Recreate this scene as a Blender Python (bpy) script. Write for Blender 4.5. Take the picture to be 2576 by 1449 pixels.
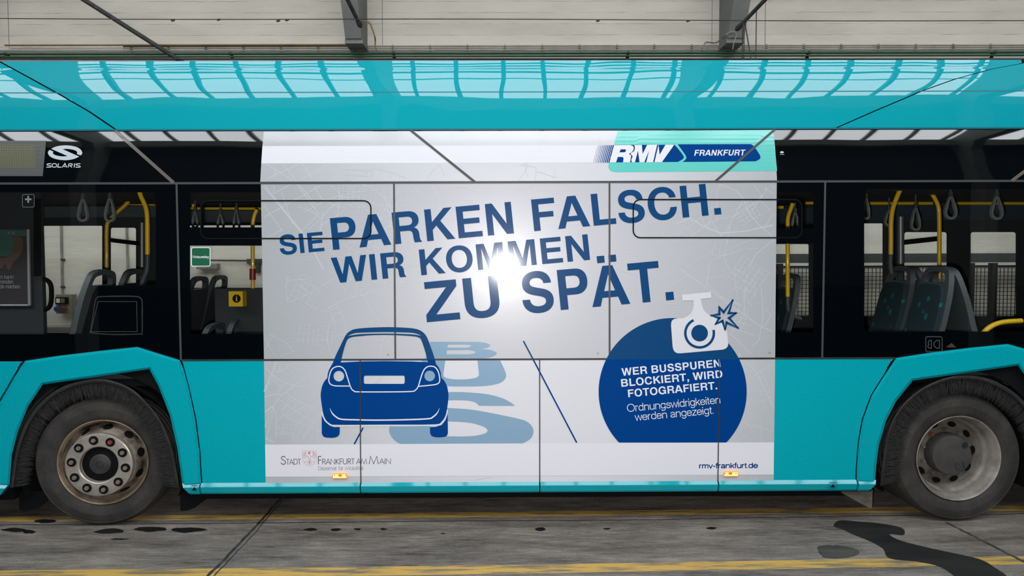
import bpy, bmesh, math, random
from math import sin, cos, tan, pi, radians, sqrt
from mathutils import Vector, Matrix
from mathutils.geometry import delaunay_2d_cdt

for _o in list(bpy.data.objects):
    bpy.data.objects.remove(_o)
SC = bpy.context.scene
COL = SC.collection
rnd = random.Random(7)

# ------------------------------------------------------------------ camera
CAM = Vector((0.0, -4.7, 1.875))
FPX, CX, CY = 1711.0, 1288.0, 724.5
ROT = (Matrix.Rotation(radians(-0.3025), 3, 'Z') @ Matrix.Rotation(radians(90 - 2.3606), 3, 'X')
       @ Matrix.Rotation(radians(-0.1885), 3, 'Z'))
cam_data = bpy.data.cameras.new('camera')
cam_data.sensor_width = 36.0
cam_data.lens = FPX / 2576.0 * 36.0
cam_data.clip_end = 200
cam = bpy.data.objects.new('camera', cam_data)
cam.matrix_world = Matrix.Translation(CAM) @ ROT.to_4x4()
COL.objects.link(cam)
SC.camera = cam

# ------------------------------------------------------------------ world, light, exposure
SC.view_settings.view_transform = 'Standard'
SC.view_settings.look = 'None'
SC.view_settings.exposure = 0.0
SC.view_settings.gamma = 1.0
SC.view_settings.use_curve_mapping = False
W = bpy.data.worlds.new('hall_world')
SC.world = W
W.use_nodes = True
W.node_tree.nodes['Background'].inputs['Color'].default_value = (0.75, 0.85, 1.0, 1)
W.node_tree.nodes['Background'].inputs['Strength'].default_value = 0.05

SKY = 6.3  # radiance of the overcast sky behind the roof glazing
SKY_REAR = 4.4
FLASH = 490.0        # the photographer's flash gun
fl = bpy.data.lights.new('flash_gun', 'POINT')
fl.shadow_soft_size = 0.032
fl.energy = FLASH
fl.color = (1.0, 0.97, 0.95)
flo = bpy.data.objects.new('flash_gun', fl)
flo.location = (-0.05, -4.66, 1.775)
COL.objects.link(flo)

cy = SC.cycles
cy.max_bounces = 8
cy.diffuse_bounces = 3
cy.glossy_bounces = 4
cy.transmission_bounces = 4
cy.transparent_max_bounces = 12
cy.caustics_reflective = False
cy.caustics_refractive = False
cy.sample_clamp_indirect = 6.0
cy.use_denoising = True


# ------------------------------------------------------------------ helpers: pixels of the photograph -> places
def ray(px, py):
    return ROT @ Vector(((px - CX) / FPX, -(py - CY) / FPX, -1.0))


def P(px, py, Y=0.0):
    d = ray(px, py)
    return CAM + d * ((Y - CAM.y) / d.y)


def G(px, py, z=0.0):
    d = ray(px, py)
    return CAM + d * ((z - CAM.z) / d.z)


def tilt(z):
    """lean of the bus side (degrees) at height z"""
    def seg(pts):
        for (a, ta), (b, tb) in zip(pts, pts[1:]):
            if z <= b:
                return ta + (tb - ta) * max(0, (z - a) / (b - a))
        return pts[-1][1]
    if z < 2.403:
        return 0.0
    if z < 2.772:
        return seg([(2.403, 2.5), (2.631, 6.6), (2.68, 8.4), (2.772, 13.5)])
    return seg([(2.772, 2.0), (2.945, 4.8), (3.005, 6.6), (3.17, 14.4), (3.25, 18.0)])


_prof = []
_y = 0.0
_z = 2.403
while _z < 3.30:
    _prof.append((_z, _y))
    _y += tan(radians(tilt(_z))) * 0.004
    if _z < 2.772 <= _z + 0.004:
        _y -= 0.004
    _z += 0.004


def YS(z):
    if z <= 2.403:
        return 0.0
    i = int((z - 2.403) / 0.004)
    return _prof[min(i, len(_prof) - 1)][1]


def PS(px, py, off=0.0, zmin=None, zmax=None):
    """point on the curved bus side, off metres in front of it"""
    Y = 0.0
    for _ in range(6):
        p = P(px, py, Y)
        z = p.z
        if zmin is not None:
            z = max(z, zmin)
        if zmax is not None:
            z = min(z, zmax)
        Y = YS(z)
    return P(px, py, Y - off)


# ------------------------------------------------------------------ helpers: meshes
WM = {}


class MB:
    def __init__(s):
        s.v, s.f, s.m = [], [], []

    def add(s, vs, fs, mi=0):
        n = len(s.v)
        s.v += [tuple(p) for p in vs]
        s.f += [tuple(i + n for i in f) for f in fs]
        s.m += [mi] * len(fs)
        return s

    def box(s, a, b, mi=0):
        (x0, y0, z0), (x1, y1, z1) = a, b
        v = [(x0, y0, z0), (x1, y0, z0), (x1, y1, z0), (x0, y1, z0), (x0, y0, z1), (x1, y0, z1), (x1, y1, z1), (x0, y1, z1)]
        return s.add(v, [(0, 3, 2, 1), (4, 5, 6, 7), (0, 1, 5, 4), (1, 2, 6, 5), (2, 3, 7, 6), (3, 0, 4, 7)], mi)

    def quad(s, a, b, c, d, mi=0):
        return s.add([a, b, c, d], [(0, 1, 2, 3)], mi)

    def tube(s, path, r, seg=10, cap=True, mi=0):
        path = [Vector(p) for p in path]
        rs = r if isinstance(r, (list, tuple)) else [r] * len(path)
        up = None
        rings = []
        for i, p in enumerate(path):
            t = (path[min(i + 1, len(path) - 1)] - path[max(i - 1, 0)]).normalized()
            if up is None:
                up = Vector((0, 0, 1)) if abs(t.z) < 0.9 else Vector((0, 1, 0))
            a = t.cross(up).normalized()
            b = a.cross(t).normalized()
            up = b
            rings.append([p + (a * cos(2 * pi * k / seg) + b * sin(2 * pi * k / seg)) * rs[i] for k in range(seg)])
        vs = [q for ring in rings for q in ring]
        fs = []
        for i in range(len(path) - 1):
            for k in range(seg):
                k2 = (k + 1) % seg
                fs.append((i * seg + k, (i + 1) * seg + k, (i + 1) * seg + k2, i * seg + k2))
        if cap:
            fs.append(tuple(range(seg)))
            fs.append(tuple(reversed(range((len(path) - 1) * seg, len(path) * seg))))
        return s.add(vs, fs, mi)

    def lathe(s, prof, seg=96, mi=0, close=False):
        """prof: (radius, y) rows turned about the local Y axis"""
        vs = []
        for r, y in prof:
            for k in range(seg):
                a = 2 * pi * k / seg
                vs.append((r * cos(a), y, r * sin(a)))
        fs = []
        n = len(prof)
        for i in range(n if close else n - 1):
            j = (i + 1) % n
            for k in range(seg):
                k2 = (k + 1) % seg
                fs.append((i * seg + k, i * seg + k2, j * seg + k2, j * seg + k))
        return s.add(vs, fs, mi)

    def prism(s, loop, depth, mi=0):
        """loop of 3D points pushed by the vector depth"""
        n = len(loop)
        d = Vector(depth)
        vs = [Vector(p) for p in loop] + [Vector(p) + d for p in loop]
        fs = [tuple(range(n)), tuple(reversed(range(n, 2 * n)))]
        for i in range(n):
            j = (i + 1) % n
            fs.append((i, i + n, j + n, j))
        return s.add(vs, fs, mi)

    def build(s, name, mats, parent=None, label=None, smooth=False, bevel=0, local=False, angle=35, segs=2):
        me = bpy.data.meshes.new(name)
        me.from_pydata(s.v, [], s.f)
        me.validate()
        mats = mats if isinstance(mats, (list, tuple)) else [mats]
        for m in mats:
            me.materials.append(m)
        if len(mats) > 1:
            for p, mi in zip(me.polygons, s.m):
                p.material_index = mi
        bm = bmesh.new()
        bm.from_mesh(me)
        bmesh.ops.recalc_face_normals(bm, faces=bm.faces)
        bm.to_mesh(me)
        bm.free()
        if smooth:
            for p in me.polygons:
                p.use_smooth = True
            me.set_sharp_from_angle(angle=radians(angle))
        o = bpy.data.objects.new(name, me)
        COL.objects.link(o)
        if bevel:
            b = o.modifiers.new('bevel', 'BEVEL')
            b.width = bevel
            b.segments = segs
            b.limit_method = 'ANGLE'
            b.angle_limit = radians(40)
        put(o, parent, local)
        if label:
            o['label'] = label
        return o


def put(o, parent, local=False):
    if parent is None:
        WM[o.name] = Matrix.Identity(4)
        return
    o.parent = parent
    if local:
        WM[o.name] = WM[parent.name].copy()
    else:
        o.matrix_parent_inverse = WM[parent.name].inverted()
        WM[o.name] = Matrix.Identity(4)


def empty(name, loc, parent=None, rot=None):
    o = bpy.data.objects.new(name, None)
    o.empty_display_size = 0.1
    COL.objects.link(o)
    m = Matrix.Translation(Vector(loc))
    if rot is not None:
        m = m @ rot
    if parent is not None:
        o.parent = parent
        o.matrix_parent_inverse = WM[parent.name].inverted()
    o.matrix_basis = m
    WM[o.name] = m
    return o


def thing(o, label, cat, group=None):
    o['label'] = label
    o['category'] = cat
    if group:
        o['group'] = group
    return o


def struct(o):
    o['kind'] = 'structure'
    return o


# ------------------------------------------------------------------ helpers: flat artwork
def cub(p0, p1, p2, p3, n=10):
    out = []
    for i in range(1, n + 1):
        t = i / n
        u = 1 - t
        out.append((u * u * u * p0[0] + 3 * u * u * t * p1[0] + 3 * u * t * t * p2[0] + t * t * t * p3[0],
                    u * u * u * p0[1] + 3 * u * u * t * p1[1] + 3 * u * t * t * p2[1] + t * t * t * p3[1]))
    return out


def path(d, n=10):
    """M L C Z path -> list of point lists"""
    for c in 'MLCZ':
        d = d.replace(c, ' %s ' % c)
    tok = d.split()
    out, cur, i, cmd = [], [], 0, 'M'
    while i < len(tok):
        if tok[i] in 'MLCZ':
            cmd = tok[i]
            i += 1
            if cmd == 'Z':
                continue
        if cmd == 'M':
            cur = [(float(tok[i]), float(tok[i + 1]))]
            out.append(cur)
            i += 2
            cmd = 'L'
        elif cmd == 'L':
            cur.append((float(tok[i]), float(tok[i + 1])))
            i += 2
        elif cmd == 'C':
            q = [float(t) for t in tok[i:i + 6]]
            cur += cub(cur[-1], q[0:2], q[2:4], q[4:6], n)
            i += 6
    return out


def smooth_loop(pts, n=6, closed=True):
    """Catmull-Rom through points"""
    out = []
    m = len(pts)
    rng = range(m) if closed else range(m - 1)
    for i in rng:
        if closed:
            p0, p1, p2, p3 = pts[i - 1], pts[i], pts[(i + 1) % m], pts[(i + 2) % m]
        else:
            p0, p1, p2, p3 = pts[max(i - 1, 0)], pts[i], pts[i + 1], pts[min(i + 2, m - 1)]
        for k in range(n):
            t = k / n
            q = []
            for a in range(2):
                q.append(0.5 * ((2 * p1[a]) + (-p0[a] + p2[a]) * t + (2 * p0[a] - 5 * p1[a] + 4 * p2[a] - p3[a]) * t * t
                                + (-p0[a] + 3 * p1[a] - 3 * p2[a] + p3[a]) * t ** 3))
            out.append(tuple(q))
    if not closed:
        out.append(tuple(pts[-1]))
    return out


def ellipse(cx, cy_, rx, ry, n=48, a0=0, a1=360):
    full = abs(a1 - a0) >= 360
    k = n if full else n + 1
    return [(cx + rx * cos(radians(a0 + (a1 - a0) * i / n)), cy_ - ry * sin(radians(a0 + (a1 - a0) * i / n))) for i in range(k)]


def rrect(x0, y0, x1, y1, r, n=5):
    out = []
    for cx, cy_, a in ((x1 - r, y0 + r, 90), (x1 - r, y1 - r, 0), (x0 + r, y1 - r, -90), (x0 + r, y0 + r, -180)):
        for i in range(n + 1):
            t = radians(a - 90 * i / n)
            out.append((cx + r * cos(t), cy_ - r * sin(t)))
    return out


def ribbon(pts, w, closed=False):
    """2D centre line -> one closed outline (open line) or two loops (closed line)"""
    n = len(pts)
    L, R = [], []
    ws = w if isinstance(w, (list, tuple)) else [w] * n
    for i, p in enumerate(pts):
        if closed:
            a, b = pts[i - 1], pts[(i + 1) % n]
        else:
            a, b = pts[max(i - 1, 0)], pts[min(i + 1, n - 1)]
        d1 = Vector((p[0] - a[0], p[1] - a[1]))
        d2 = Vector((b[0] - p[0], b[1] - p[1]))
        if d1.length < 1e-9:
            d1 = d2.copy()
        if d2.length < 1e-9:
            d2 = d1.copy()
        d1.normalize()
        d2.normalize()
        n1, n2 = Vector((-d1.y, d1.x)), Vector((-d2.y, d2.x))
        m = n1 + n2
        if m.length < 1e-6:
            m = n1.copy()
        m.normalize()
        k = min(2.2, 1.0 / max(0.2, m.dot(n1)))
        L.append((p[0] + m.x * k * ws[i] / 2, p[1] + m.y * k * ws[i] / 2))
        R.append((p[0] - m.x * k * ws[i] / 2, p[1] - m.y * k * ws[i] / 2))
    return L, R


def ribbon_faces(mb, pts, w, fmap, closed=False, mi=0):
    L, R = ribbon(pts, w, closed)
    n = len(pts)
    vs = [fmap(*p) for p in L] + [fmap(*p) for p in R]
    fs = []
    for i in range(n if closed else n - 1):
        j = (i + 1) % n
        fs.append((i, j, n + j, n + i))
    mb.add(vs, fs, mi)


def fill(mb, loops, fmap, mi=0, rows=None, step=None):
    """fill outlines (holes by even-odd) and map them into the scene; rows: scan rows at which the sheet is creased so that it can bend"""
    vs, faces = [], []
    for lp in loops:
        if step:
            q = []
            for i, p in enumerate(lp):
                b = lp[(i + 1) % len(lp)]
                k = max(1, int(math.hypot(b[0] - p[0], b[1] - p[1]) / step))
                q += [(p[0] + (b[0] - p[0]) * t / k, p[1] + (b[1] - p[1]) * t / k) for t in range(k)]
            lp = q
        n = len(vs)
        vs += [Vector((p[0], p[1])) for p in lp]
        faces.append(list(range(n, n + len(lp))))
    ov, oe, of, a, b, c = delaunay_2d_cdt(vs, [], faces, 2, 1e-5)
    if rows:
        bm = bmesh.new()
        bv = [bm.verts.new((p.x, p.y, 0)) for p in ov]
        for f in of:
            try:
                bm.faces.new([bv[i] for i in f])
            except ValueError:
                pass
        y0, y1 = min(p.y for p in ov), max(p.y for p in ov)
        for r in rows:
            if y0 < r < y1:
                bmesh.ops.bisect_plane(bm, geom=bm.verts[:] + bm.edges[:] + bm.faces[:], dist=1e-5, plane_co=(0, r, 0), plane_no=(0, 1, 0))
        bm.verts.index_update()
        ov = [Vector((v.co.x, v.co.y)) for v in bm.verts]
        of = [[v.index for v in f.verts] for f in bm.faces]
        bm.free()
    mb.add([fmap(p.x, p.y) for p in ov], [tuple(f) for f in of], mi)
    return mb


def flat(off):
    return lambda x, y: P(x, y, -off)


def curved(off):
    return lambda x, y: PS(x, y, off, None, 2.7715)


def solid_from(loops, Y0, Y1, mb=None):
    """fill outlines at Y0 and join them to the same outlines at Y1 (a plate with holes)"""
    mb = mb or MB()
    dY = Y1 - Y0
    fill(mb, loops, lambda x, y: P(x, y, Y0))
    for lp in loops:
        for i, p in enumerate(lp):
            q = lp[(i + 1) % len(lp)]
            a, b = P(*p, Y0), P(*q, Y0)
            d = Vector((0, dY, 0))
            mb.quad(a, b, b + d, a + d)
    return mb


# ------------------------------------------------------------------ materials
def nodes(m):
    m.use_nodes = True
    nt = m.node_tree
    return nt, nt.nodes, nt.links


def mat(name, col, rough=0.5, metal=0.0, ior=1.5, coat=0.0, coat_rough=0.03, coat_ior=1.5, spec=0.5, noise=None, bump=None, wobble=None, emit=None, emit_s=0):
    """noise: (scale xyz, second colour, contrast lo, hi)   bump: (scale, strength)   wobble: slow waves of a pressed panel"""
    m = bpy.data.materials.new(name)
    nt, N, L = nodes(m)
    b = N['Principled BSDF']
    b.inputs['Base Color'].default_value = (*col, 1)
    b.inputs['Roughness'].default_value = rough
    b.inputs['Metallic'].default_value = metal
    b.inputs['IOR'].default_value = ior
    b.inputs['Coat Weight'].default_value = coat
    b.inputs['Coat Roughness'].default_value = coat_rough
    b.inputs['Coat IOR'].default_value = coat_ior
    b.inputs['Specular IOR Level'].default_value = spec
    if emit:
        b.inputs['Emission Color'].default_value = (*emit, 1)
        b.inputs['Emission Strength'].default_value = emit_s
    geo = N.new('ShaderNodeNewGeometry')
    if noise:
        sc, c2, lo, hi = noise
        mp = N.new('ShaderNodeMapping')
        mp.inputs['Scale'].default_value = sc
        L.new(geo.outputs['Position'], mp.inputs['Vector'])
        t = N.new('ShaderNodeTexNoise')
        t.inputs['Scale'].default_value = 1.0
        t.inputs['Detail'].default_value = 6
        t.inputs['Roughness'].default_value = 0.62
        L.new(mp.outputs['Vector'], t.inputs['Vector'])
        r = N.new('ShaderNodeMapRange')
        r.inputs['From Min'].default_value = lo
        r.inputs['From Max'].default_value = hi
        L.new(t.outputs['Fac'], r.inputs['Value'])
        x = N.new('ShaderNodeMix')
        x.data_type = 'RGBA'
        x.inputs['A'].default_value = (*col, 1)
        x.inputs['B'].default_value = (*c2, 1)
        L.new(r.outputs['Result'], x.inputs['Factor'])
        L.new(x.outputs['Result'], b.inputs['Base Color'])
    if bump or wobble:
        sc, st = bump or wobble
        mp = N.new('ShaderNodeMapping')
        mp.inputs['Scale'].default_value = (sc, sc, sc) if not isinstance(sc, tuple) else sc
        L.new(geo.outputs['Position'], mp.inputs['Vector'])
        t = N.new('ShaderNodeTexNoise')
        t.inputs['Scale'].default_value = 1.0
        t.inputs['Detail'].default_value = 1.0 if wobble else 6
        L.new(mp.outputs['Vector'], t.inputs['Vector'])
        bp = N.new('ShaderNodeBump')
        bp.inputs['Strength'].default_value = 1.0
        bp.inputs['Distance'].default_value = st
        L.new(t.outputs['Fac'], bp.inputs['Height'])
        L.new(bp.outputs['Normal'], b.inputs['Coat Normal'] if wobble and coat > 0 else b.inputs['Normal'])
    return m


TEAL = (0.0, 0.300, 0.365)
M = {}
M['teal'] = mat('teal_paint', TEAL, rough=0.5, coat=0.12, coat_rough=0.02, wobble=((1.1, 1.1, 2.2), 0.006), spec=0.05,
                noise=((60, 60, 60), (0.0, 0.325, 0.39), 0.4, 0.7))
M['teal_rail'] = mat('teal_skirt_paint', TEAL, rough=0.5, coat=0.75, coat_rough=0.05, coat_ior=1.6, spec=0.05, wobble=((1.5, 1.5, 4), 0.004))
M['teal_roof'] = mat('teal_roof_paint', TEAL, rough=0.45, coat=1.0, coat_rough=0.006, coat_ior=1.56, wobble=((1.3, 1.3, 3.0), 0.005), spec=0.05)
M['teal_print'] = mat('teal_print', (0.10, 0.52, 0.47), rough=0.3, coat=0.6, coat_rough=0.12)
M['teal_dark'] = mat('teal_lip_paint', (0.0, 0.12, 0.16), rough=0.4, coat=0.6)
M['black_gloss'] = mat('black_gloss', (0.001, 0.002, 0.003), rough=0.03, ior=1.78, wobble=((1.2, 1.2, 3.0), 0.004))
M['frit'] = mat('black_glass_border', (0.001, 0.002, 0.003), rough=0.02, ior=1.5)
M['black'] = mat('matt_black', (0.002, 0.0025, 0.003), rough=0.85, spec=0.15)
M['rubber'] = mat('black_rubber', (0.012, 0.012, 0.013), rough=0.55, noise=((9, 9, 9), (0.035, 0.032, 0.028), 0.45, 0.8))
M['tyre'] = mat('dusty_tyre_rubber', (0.014, 0.0135, 0.013), rough=0.75, noise=((7, 7, 7), (0.043, 0.038, 0.032), 0.4, 0.75), bump=(60, 0.0012))
M['seal'] = mat('grey_joint_rubber', (0.042, 0.044, 0.046), rough=0.5)
M['trim'] = mat('grey_trim', (0.105, 0.096, 0.088), rough=0.35, coat=0.3)
M['white'] = mat('white_print', (0.64, 0.65, 0.705), rough=0.45, coat=0.04, coat_rough=0.15)
M['logo'] = mat('silver_white_sticker', (0.45, 0.52, 0.56), rough=0.4)
M['blue'] = mat('blue_print', (0.0, 0.041, 0.20), rough=0.5, coat=0.03, coat_rough=0.15, spec=0.03)
M['navy'] = mat('navy_print_on_film', (0.002, 0.049, 0.155), rough=0.4, coat=0.35, coat_rough=0.12, spec=0.1)
M['pale_blue'] = mat('pale_blue_print', (0.185, 0.315, 0.445), rough=0.3, coat=0.35, coat_rough=0.15)
M['mapline'] = mat('pale_map_line', (0.475, 0.50, 0.54), rough=0.3, coat=0.35, coat_rough=0.15)
M['ink'] = mat('dark_grey_ink', (0.06, 0.065, 0.08), rough=0.4)
M['ink_soft'] = mat('soft_grey_ink', (0.19, 0.20, 0.23), rough=0.4)
M['red_ink'] = mat('pale_red_ink', (0.56, 0.32, 0.33), rough=0.4)
M['red_deep'] = mat('red_ink', (0.55, 0.13, 0.10), rough=0.4)
M['white_text'] = mat('white_lettering', (0.64, 0.65, 0.705), rough=0.45, coat=0.04, coat_rough=0.15)


def film_material(name, stripes):
    """printed map ground: grey at the ends of the poster, white in its middle; stripes: punched window film"""
    m = bpy.data.materials.new(name)
    nt, N, L = nodes(m)
    b = N['Principled BSDF']
    b.inputs['Roughness'].default_value = 0.33
    b.inputs['Coat Weight'].default_value = 0.5
    b.inputs['Coat Roughness'].default_value = 0.12
    geo = N.new('ShaderNodeNewGeometry')
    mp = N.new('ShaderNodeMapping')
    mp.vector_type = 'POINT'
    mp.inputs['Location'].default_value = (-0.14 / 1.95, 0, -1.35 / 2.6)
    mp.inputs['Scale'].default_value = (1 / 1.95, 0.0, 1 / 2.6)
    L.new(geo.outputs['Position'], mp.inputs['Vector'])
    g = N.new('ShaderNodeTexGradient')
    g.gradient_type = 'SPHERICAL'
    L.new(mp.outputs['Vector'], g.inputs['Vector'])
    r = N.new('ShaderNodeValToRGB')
    k, k2 = (0.93, 0.80) if stripes else (1.0, 0.98)  # window film's middle is coloured darker to offset the flash
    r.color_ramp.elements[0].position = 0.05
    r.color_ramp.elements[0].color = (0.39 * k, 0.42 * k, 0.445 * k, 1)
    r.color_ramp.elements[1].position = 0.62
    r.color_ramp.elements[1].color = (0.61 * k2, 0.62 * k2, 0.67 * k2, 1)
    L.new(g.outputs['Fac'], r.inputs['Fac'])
    out = r.outputs['Color']
    if stripes:
        w = N.new('ShaderNodeTexWave')
        w.bands_direction = 'Z'
        w.inputs['Scale'].default_value = 1.0 / 0.0124 * 0.314159
        w.inputs['Distortion'].default_value = 0.0
        L.new(geo.outputs['Position'], w.inputs['Vector'])
        mr = N.new('ShaderNodeMapRange')
        mr.inputs['To Min'].default_value = 0.90
        mr.inputs['To Max'].default_value = 1.02
        L.new(w.outputs['Fac'], mr.inputs['Value'])
        x = N.new('ShaderNodeMix')
        x.data_type = 'RGBA'
        x.blend_type = 'MULTIPLY'
        x.inputs['Factor'].default_value = 1.0
        L.new(out, x.inputs['A'])
        L.new(mr.outputs['Result'], x.inputs['B'])
        out = x.outputs['Result']
    L.new(out, b.inputs['Base Color'])
    return m


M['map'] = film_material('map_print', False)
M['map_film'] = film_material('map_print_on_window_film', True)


def glass_material(name, tint, ior=1.5):
    m = bpy.data.materials.new(name)
    nt, N, L = nodes(m)
    N.remove(N['Principled BSDF'])
    out = N['Material Output']
    tr = N.new('ShaderNodeBsdfTransparent')
    tr.inputs['Color'].default_value = (*tint, 1)
    gl = N.new('ShaderNodeBsdfGlossy')
    gl.inputs['Roughness'].default_value = 0.01
    fr = N.new('ShaderNodeFresnel')
    fr.inputs['IOR'].default_value = ior
    mx = N.new('ShaderNodeMixShader')
    L.new(fr.outputs['Fac'], mx.inputs['Fac'])
    L.new(tr.outputs['BSDF'], mx.inputs[1])
    L.new(gl.outputs['BSDF'], mx.inputs[2])
    L.new(mx.outputs['Shader'], out.inputs['Surface'])
    return m


M['glass'] = glass_material('tinted_glass', (0.92, 0.94, 0.93))
M['glass_far'] = glass_material('tinted_glass_far_side', (0.96, 0.975, 0.96))

M['wheel'] = mat('brown_stained_steel', (0.26, 0.22, 0.175), rough=0.5, metal=0.2, noise=((6, 6, 6), (0.035, 0.025, 0.017), 0.44, 0.62))
M['wheel_lip'] = mat('rusty_gold_steel', (0.30, 0.235, 0.165), rough=0.4, metal=0.3, noise=((8, 8, 8), (0.13, 0.085, 0.05), 0.4, 0.7))
M['wheel_grey'] = mat('dusty_grey_steel', (0.27, 0.25, 0.225), rough=0.5, metal=0.15, noise=((6, 6, 6), (0.085, 0.075, 0.065), 0.42, 0.72))
M['disc'] = mat('shaded_brown_dusty_steel', (0.13, 0.115, 0.10), rough=0.6, noise=((8, 8, 8), (0.05, 0.044, 0.038), 0.42, 0.7))  # dusty brown steel, with the shade of the deep dish put into its colour
M['steel'] = mat('polished_steel', (0.40, 0.375, 0.34), rough=0.33, metal=0.5, noise=((14, 14, 14), (0.30, 0.28, 0.25), 0.4, 0.7))
M['hubcap'] = mat('dusty_hub_plastic', (0.016, 0.017, 0.018), rough=0.6, noise=((14, 14, 14), (0.045, 0.044, 0.042), 0.42, 0.75))
M['hubcap2'] = mat('grey_dusty_hub_cap', (0.034, 0.033, 0.032), rough=0.7, noise=((10, 10, 10), (0.052, 0.050, 0.046), 0.42, 0.75))
M['nut'] = mat('nut_steel', (0.30, 0.27, 0.23), rough=0.4, metal=0.7)
M['red_paint'] = mat('red_paint', (0.20, 0.045, 0.035), rough=0.5)
M['yellow_pole'] = mat('yellow_handrail', (0.86, 0.53, 0.01), rough=0.35, coat=0.4)
M['yellow_sign'] = mat('yellow_sign', (0.68, 0.44, 0.01), rough=0.5)
M['grey_plastic'] = mat('grey_plastic', (0.058, 0.067, 0.074), rough=0.5)
M['strap'] = mat('grey_strap', (0.20, 0.21, 0.22), rough=0.6)
M['dark_int'] = mat('dark_interior_lining', (0.020, 0.024, 0.027), rough=0.7)
M['mid_int'] = mat('grey_interior_lining', (0.022, 0.027, 0.030), rough=0.6)
M['alu'] = mat('brushed_aluminium', (0.30, 0.31, 0.32), rough=0.4, metal=0.5)
M['ceiling_pale'] = mat('pale_blue_grey_cabin_ceiling', (0.13, 0.165, 0.18), rough=0.5)
M['ceiling_blue'] = mat('dim_blue_cabin_ceiling', (0.05, 0.085, 0.115), rough=0.5)
M['green_sign'] = mat('green_sign', (0.004, 0.095, 0.045), rough=0.4)
M['sign_white'] = mat('white_sign', (0.66, 0.68, 0.70), rough=0.4)
M['stop_red'] = mat('red_button', (0.30, 0.02, 0.02), rough=0.4)
M['orange'] = mat('orange_lens', (0.80, 0.25, 0.02), rough=0.25, emit=(1.0, 0.34, 0.03), emit_s=0.45)
M['orange_glow'] = mat('glowing_amber_lens', (0.9, 0.6, 0.2), rough=0.3, emit=(1.0, 0.72, 0.30), emit_s=0.75)  # mild emission makes the marker lens glow
M['dark_orange'] = mat('deep_amber_lens', (0.6, 0.2, 0.02), rough=0.3, emit=(0.8, 0.30, 0.02), emit_s=0.35)


def fabric_material():
    m = bpy.data.materials.new('seat_fabric')
    nt, N, L = nodes(m)
    b = N['Principled BSDF']
    b.inputs['Roughness'].default_value = 0.9
    tc = N.new('ShaderNodeTexCoord')
    mp = N.new('ShaderNodeMapping')
    mp.inputs['Scale'].default_value = (0.0, 12.5, 10.5)
    L.new(tc.outputs['Object'], mp.inputs['Vector'])
    v = N.new('ShaderNodeTexVoronoi')
    v.inputs['Scale'].default_value = 1.0
    v.inputs['Randomness'].default_value = 0.75
    L.new(mp.outputs['Vector'], v.inputs['Vector'])
    r = N.new('ShaderNodeMapRange')
    r.inputs['From Min'].default_value = 0.25
    r.inputs['From Max'].default_value = 0.29
    r.inputs['To Min'].default_value = 1.0
    r.inputs['To Max'].default_value = 0.0
    L.new(v.outputs['Distance'], r.inputs['Value'])
    x = N.new('ShaderNodeMix')
    x.data_type = 'RGBA'
    x.inputs['A'].default_value = (0.008, 0.028, 0.038, 1)
    x.inputs['B'].default_value = (0.004, 0.13, 0.135, 1)
    L.new(r.outputs['Result'], x.inputs['Factor'])
    L.new(x.outputs['Result'], b.inputs['Base Color'])
    return m


M['fabric'] = fabric_material()


def matrix_display_material():
    m = bpy.data.materials.new('led_dot_matrix')
    nt, N, L = nodes(m)
    b = N['Principled BSDF']
    b.inputs['Roughness'].default_value = 0.5
    geo = N.new('ShaderNodeNewGeometry')
    mp = N.new('ShaderNodeMapping')
    mp.inputs['Scale'].default_value = (85.0, 85.0, 85.0)
    L.new(geo.outputs['Position'], mp.inputs['Vector'])
    t = N.new('ShaderNodeTexBrick')
    t.offset = 0.0
    t.inputs['Scale'].default_value = 1.0
    t.inputs['Mortar Size'].default_value = 0.16
    t.inputs['Brick Width'].default_value = 1.0
    t.inputs['Row Height'].default_value = 1.0
    t.inputs['Color1'].default_value = (0.155, 0.155, 0.075, 1)
    t.inputs['Color2'].default_value = (0.135, 0.14, 0.07, 1)
    t.inputs['Mortar'].default_value = (0.04, 0.043, 0.03, 1)
    sw = N.new('ShaderNodeSeparateXYZ')
    cb = N.new('ShaderNodeCombineXYZ')
    L.new(mp.outputs['Vector'], sw.inputs['Vector'])
    L.new(sw.outputs['X'], cb.inputs['X'])
    L.new(sw.outputs['Z'], cb.inputs['Y'])
    L.new(cb.outputs['Vector'], t.inputs['Vector'])
    L.new(t.outputs['Color'], b.inputs['Base Color'])
    return m


M['led'] = matrix_display_material()
M['led_frame'] = mat('grey_display_frame', (0.065, 0.072, 0.072), rough=0.5)


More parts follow.
